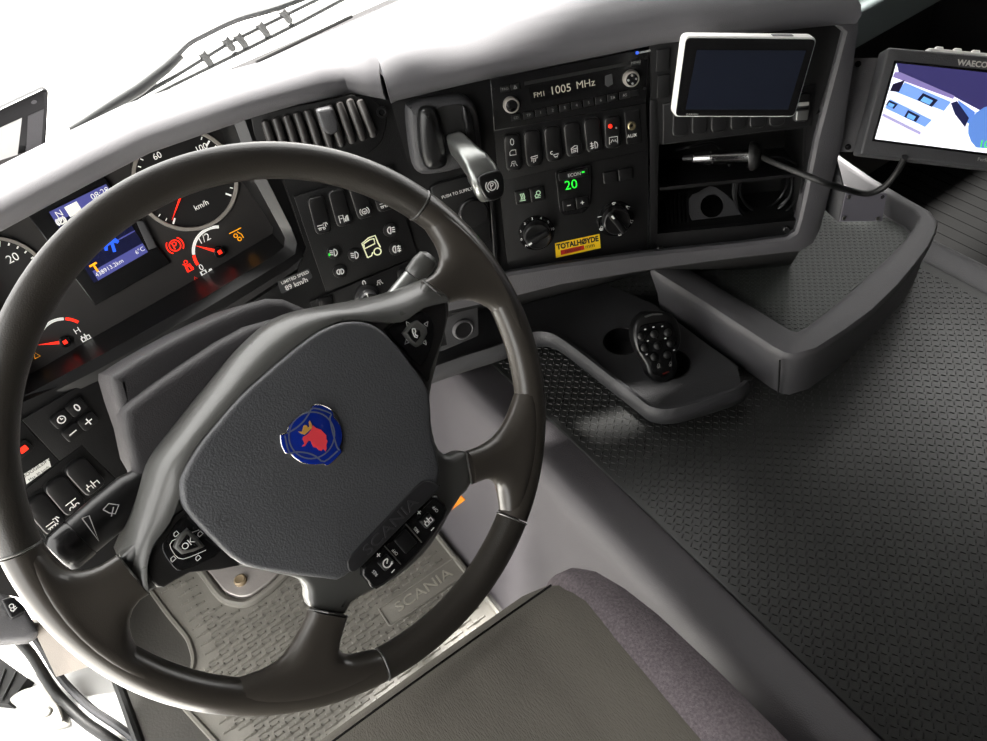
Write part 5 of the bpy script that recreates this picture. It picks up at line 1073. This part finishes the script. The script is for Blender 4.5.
for zx, zy in ((460, 512), (540, 500)): icon(Frame(FH.w(590 + zx / hz8, 290 + zy / hz8, .0014), FH.u, FH.v, FH.n), 'fan', .0062, DIM, hn, .0002, .1)
text(Frame(FH.w(590 + 512 / hz8, 290 + 558 / hz8, .0014), FH.u, FH.v, FH.n), 'OLIMPIC', .0026, REDV, hn, .0002)
MB().prism(FH, smooth_poly(FH.poly([(645, 316), (653, 313.5), (662, 313.5), (662, 315), (653, 315.2), (646, 317.5)], .001), 2), -.001, .0012).build('top_trim', PEWTER, hn)

# ------------------------------------------------------------------ beyond the windscreen
FV = Frame((0, 1.13, .7), (1, 0, 0), (0, 0, 1), (0, -1, 0))
wp = thing('windscreen_wiper', 'black windscreen wiper lying along the foot of the glass', 'wiper', FV.w(140, 88))
WDARK = mat('weathered_black_wiper', (24, 27, 27), .6)
MB().tube([FV.w(x, y) for x, y in ((70, 130), (84, 122), (110, 105), (138, 88), (165, 67), (180, 53))], [.006, .0075, .0085, .0095, .0085, .0075], 10).build('wiper_arm', WDARK, wp)
MB().tube(smooth_poly([tuple(FV.w(x, y, .01)) for x, y in ((178, 54), (188, 44), (200, 37), (236, 20), (277, 8), (330, -12))], 4, closed=False), .0042, 8).build('arm_rod', WDARK, wp)
MB().tube([FV.w(x, y, -.005) for x, y in ((124, 105), (170, 79), (230, 42), (277, 19), (340, -12))], .0032, 8).build('blade_rail', WDARK, wp)
MB().tube([FV.w(x, y, -.012) for x, y in ((128, 108), (175, 84), (240, 52), (300, 22), (360, -10))], [.002, .003, .0035, .0035, .0035], 8).build('blade_rubber', WDARK, wp)
for x, y in ((205, 56), (228, 42), (240, 38), (262, 27), (285, 14)): MB().tube([FV.w(x - 5, y - 5, .0), FV.w(x + 5, y + 7, -.01)], [.006, .005], 8).build('blade_clip', WDARK, wp)
cw_ = MB(); cw_.loft([[(-1.0, 1.095, .66), (1.9, 1.095, .66)], [(-1.0, 1.095, .70), (1.9, 1.095, .70)], [(-1.0, 1.2, .705), (1.9, 1.2, .705)], [(-1.0, 1.32, .66), (1.9, 1.32, .66)], [(-1.0, 1.34, .5), (1.9, 1.34, .5)]]); tag(cw_.build('windscreen_cowl', PAINTW), 'white painted cowl panel outside below the windscreen', 'cowl')
FVd = Frame((0, .995, .7), (1, 0, 0), (0, 0, 1), (0, -1, 0))
MB().tube([FVd.w(256, 62), FVd.w(300, 41), FVd.w(352, 16)], .0022, 6).build('defroster_edge', DEEP, db)
bdn = thing('framed_board', 'dark framed board with a white sheet propped against the windscreen', 'board', FVd.w(25, 150))
FVb = Frame((0, 1.0, .76), (1, 0, 0), V((0, .06, 1)).normalized(), V((0, -1, .06)).normalized())
MB().prism(FVb, round_poly(FVb.poly([(-40, 128), (44, 88.5), (49, 91), (46, 150), (-40, 195)], 0), .004), -.012, 0, .003).build('frame', BLACKG, bdn)
MB().prism(FVb, FVb.poly([(-40, 146), (22, 118), (17, 160), (-40, 190)], .001), -.002, .001).build('white_sheet', WPLAST, bdn)
MB().prism(FVb, FVb.poly([(28, 116), (44, 109), (41, 150), (26, 152)], .001), -.002, .001).build('grey_insert', GREY, bdn)
MB().prism(FVb, circ(*FVb.at(34, 102, 0), .003, 10, ry=.0018), -.001, .001).build('fixing_slot', GREY, bdn)
FVp = Frame((0, .9, .7), (1, 0, 0), (0, 0, 1), (0, -1, 0))
zl, zu = FVp.w(886, 31).z, FVp.w(868, 5).z
lg = MB().box(flat(0), .98, 1.745, .9, 1.055, zl, zu, .012).build('passenger_ledge', mat('blue_grey_plastic', (84, 92, 92), .5, .3, 500)); tag(lg, 'blue grey ledge running behind the dash end to the passenger door', 'ledge')
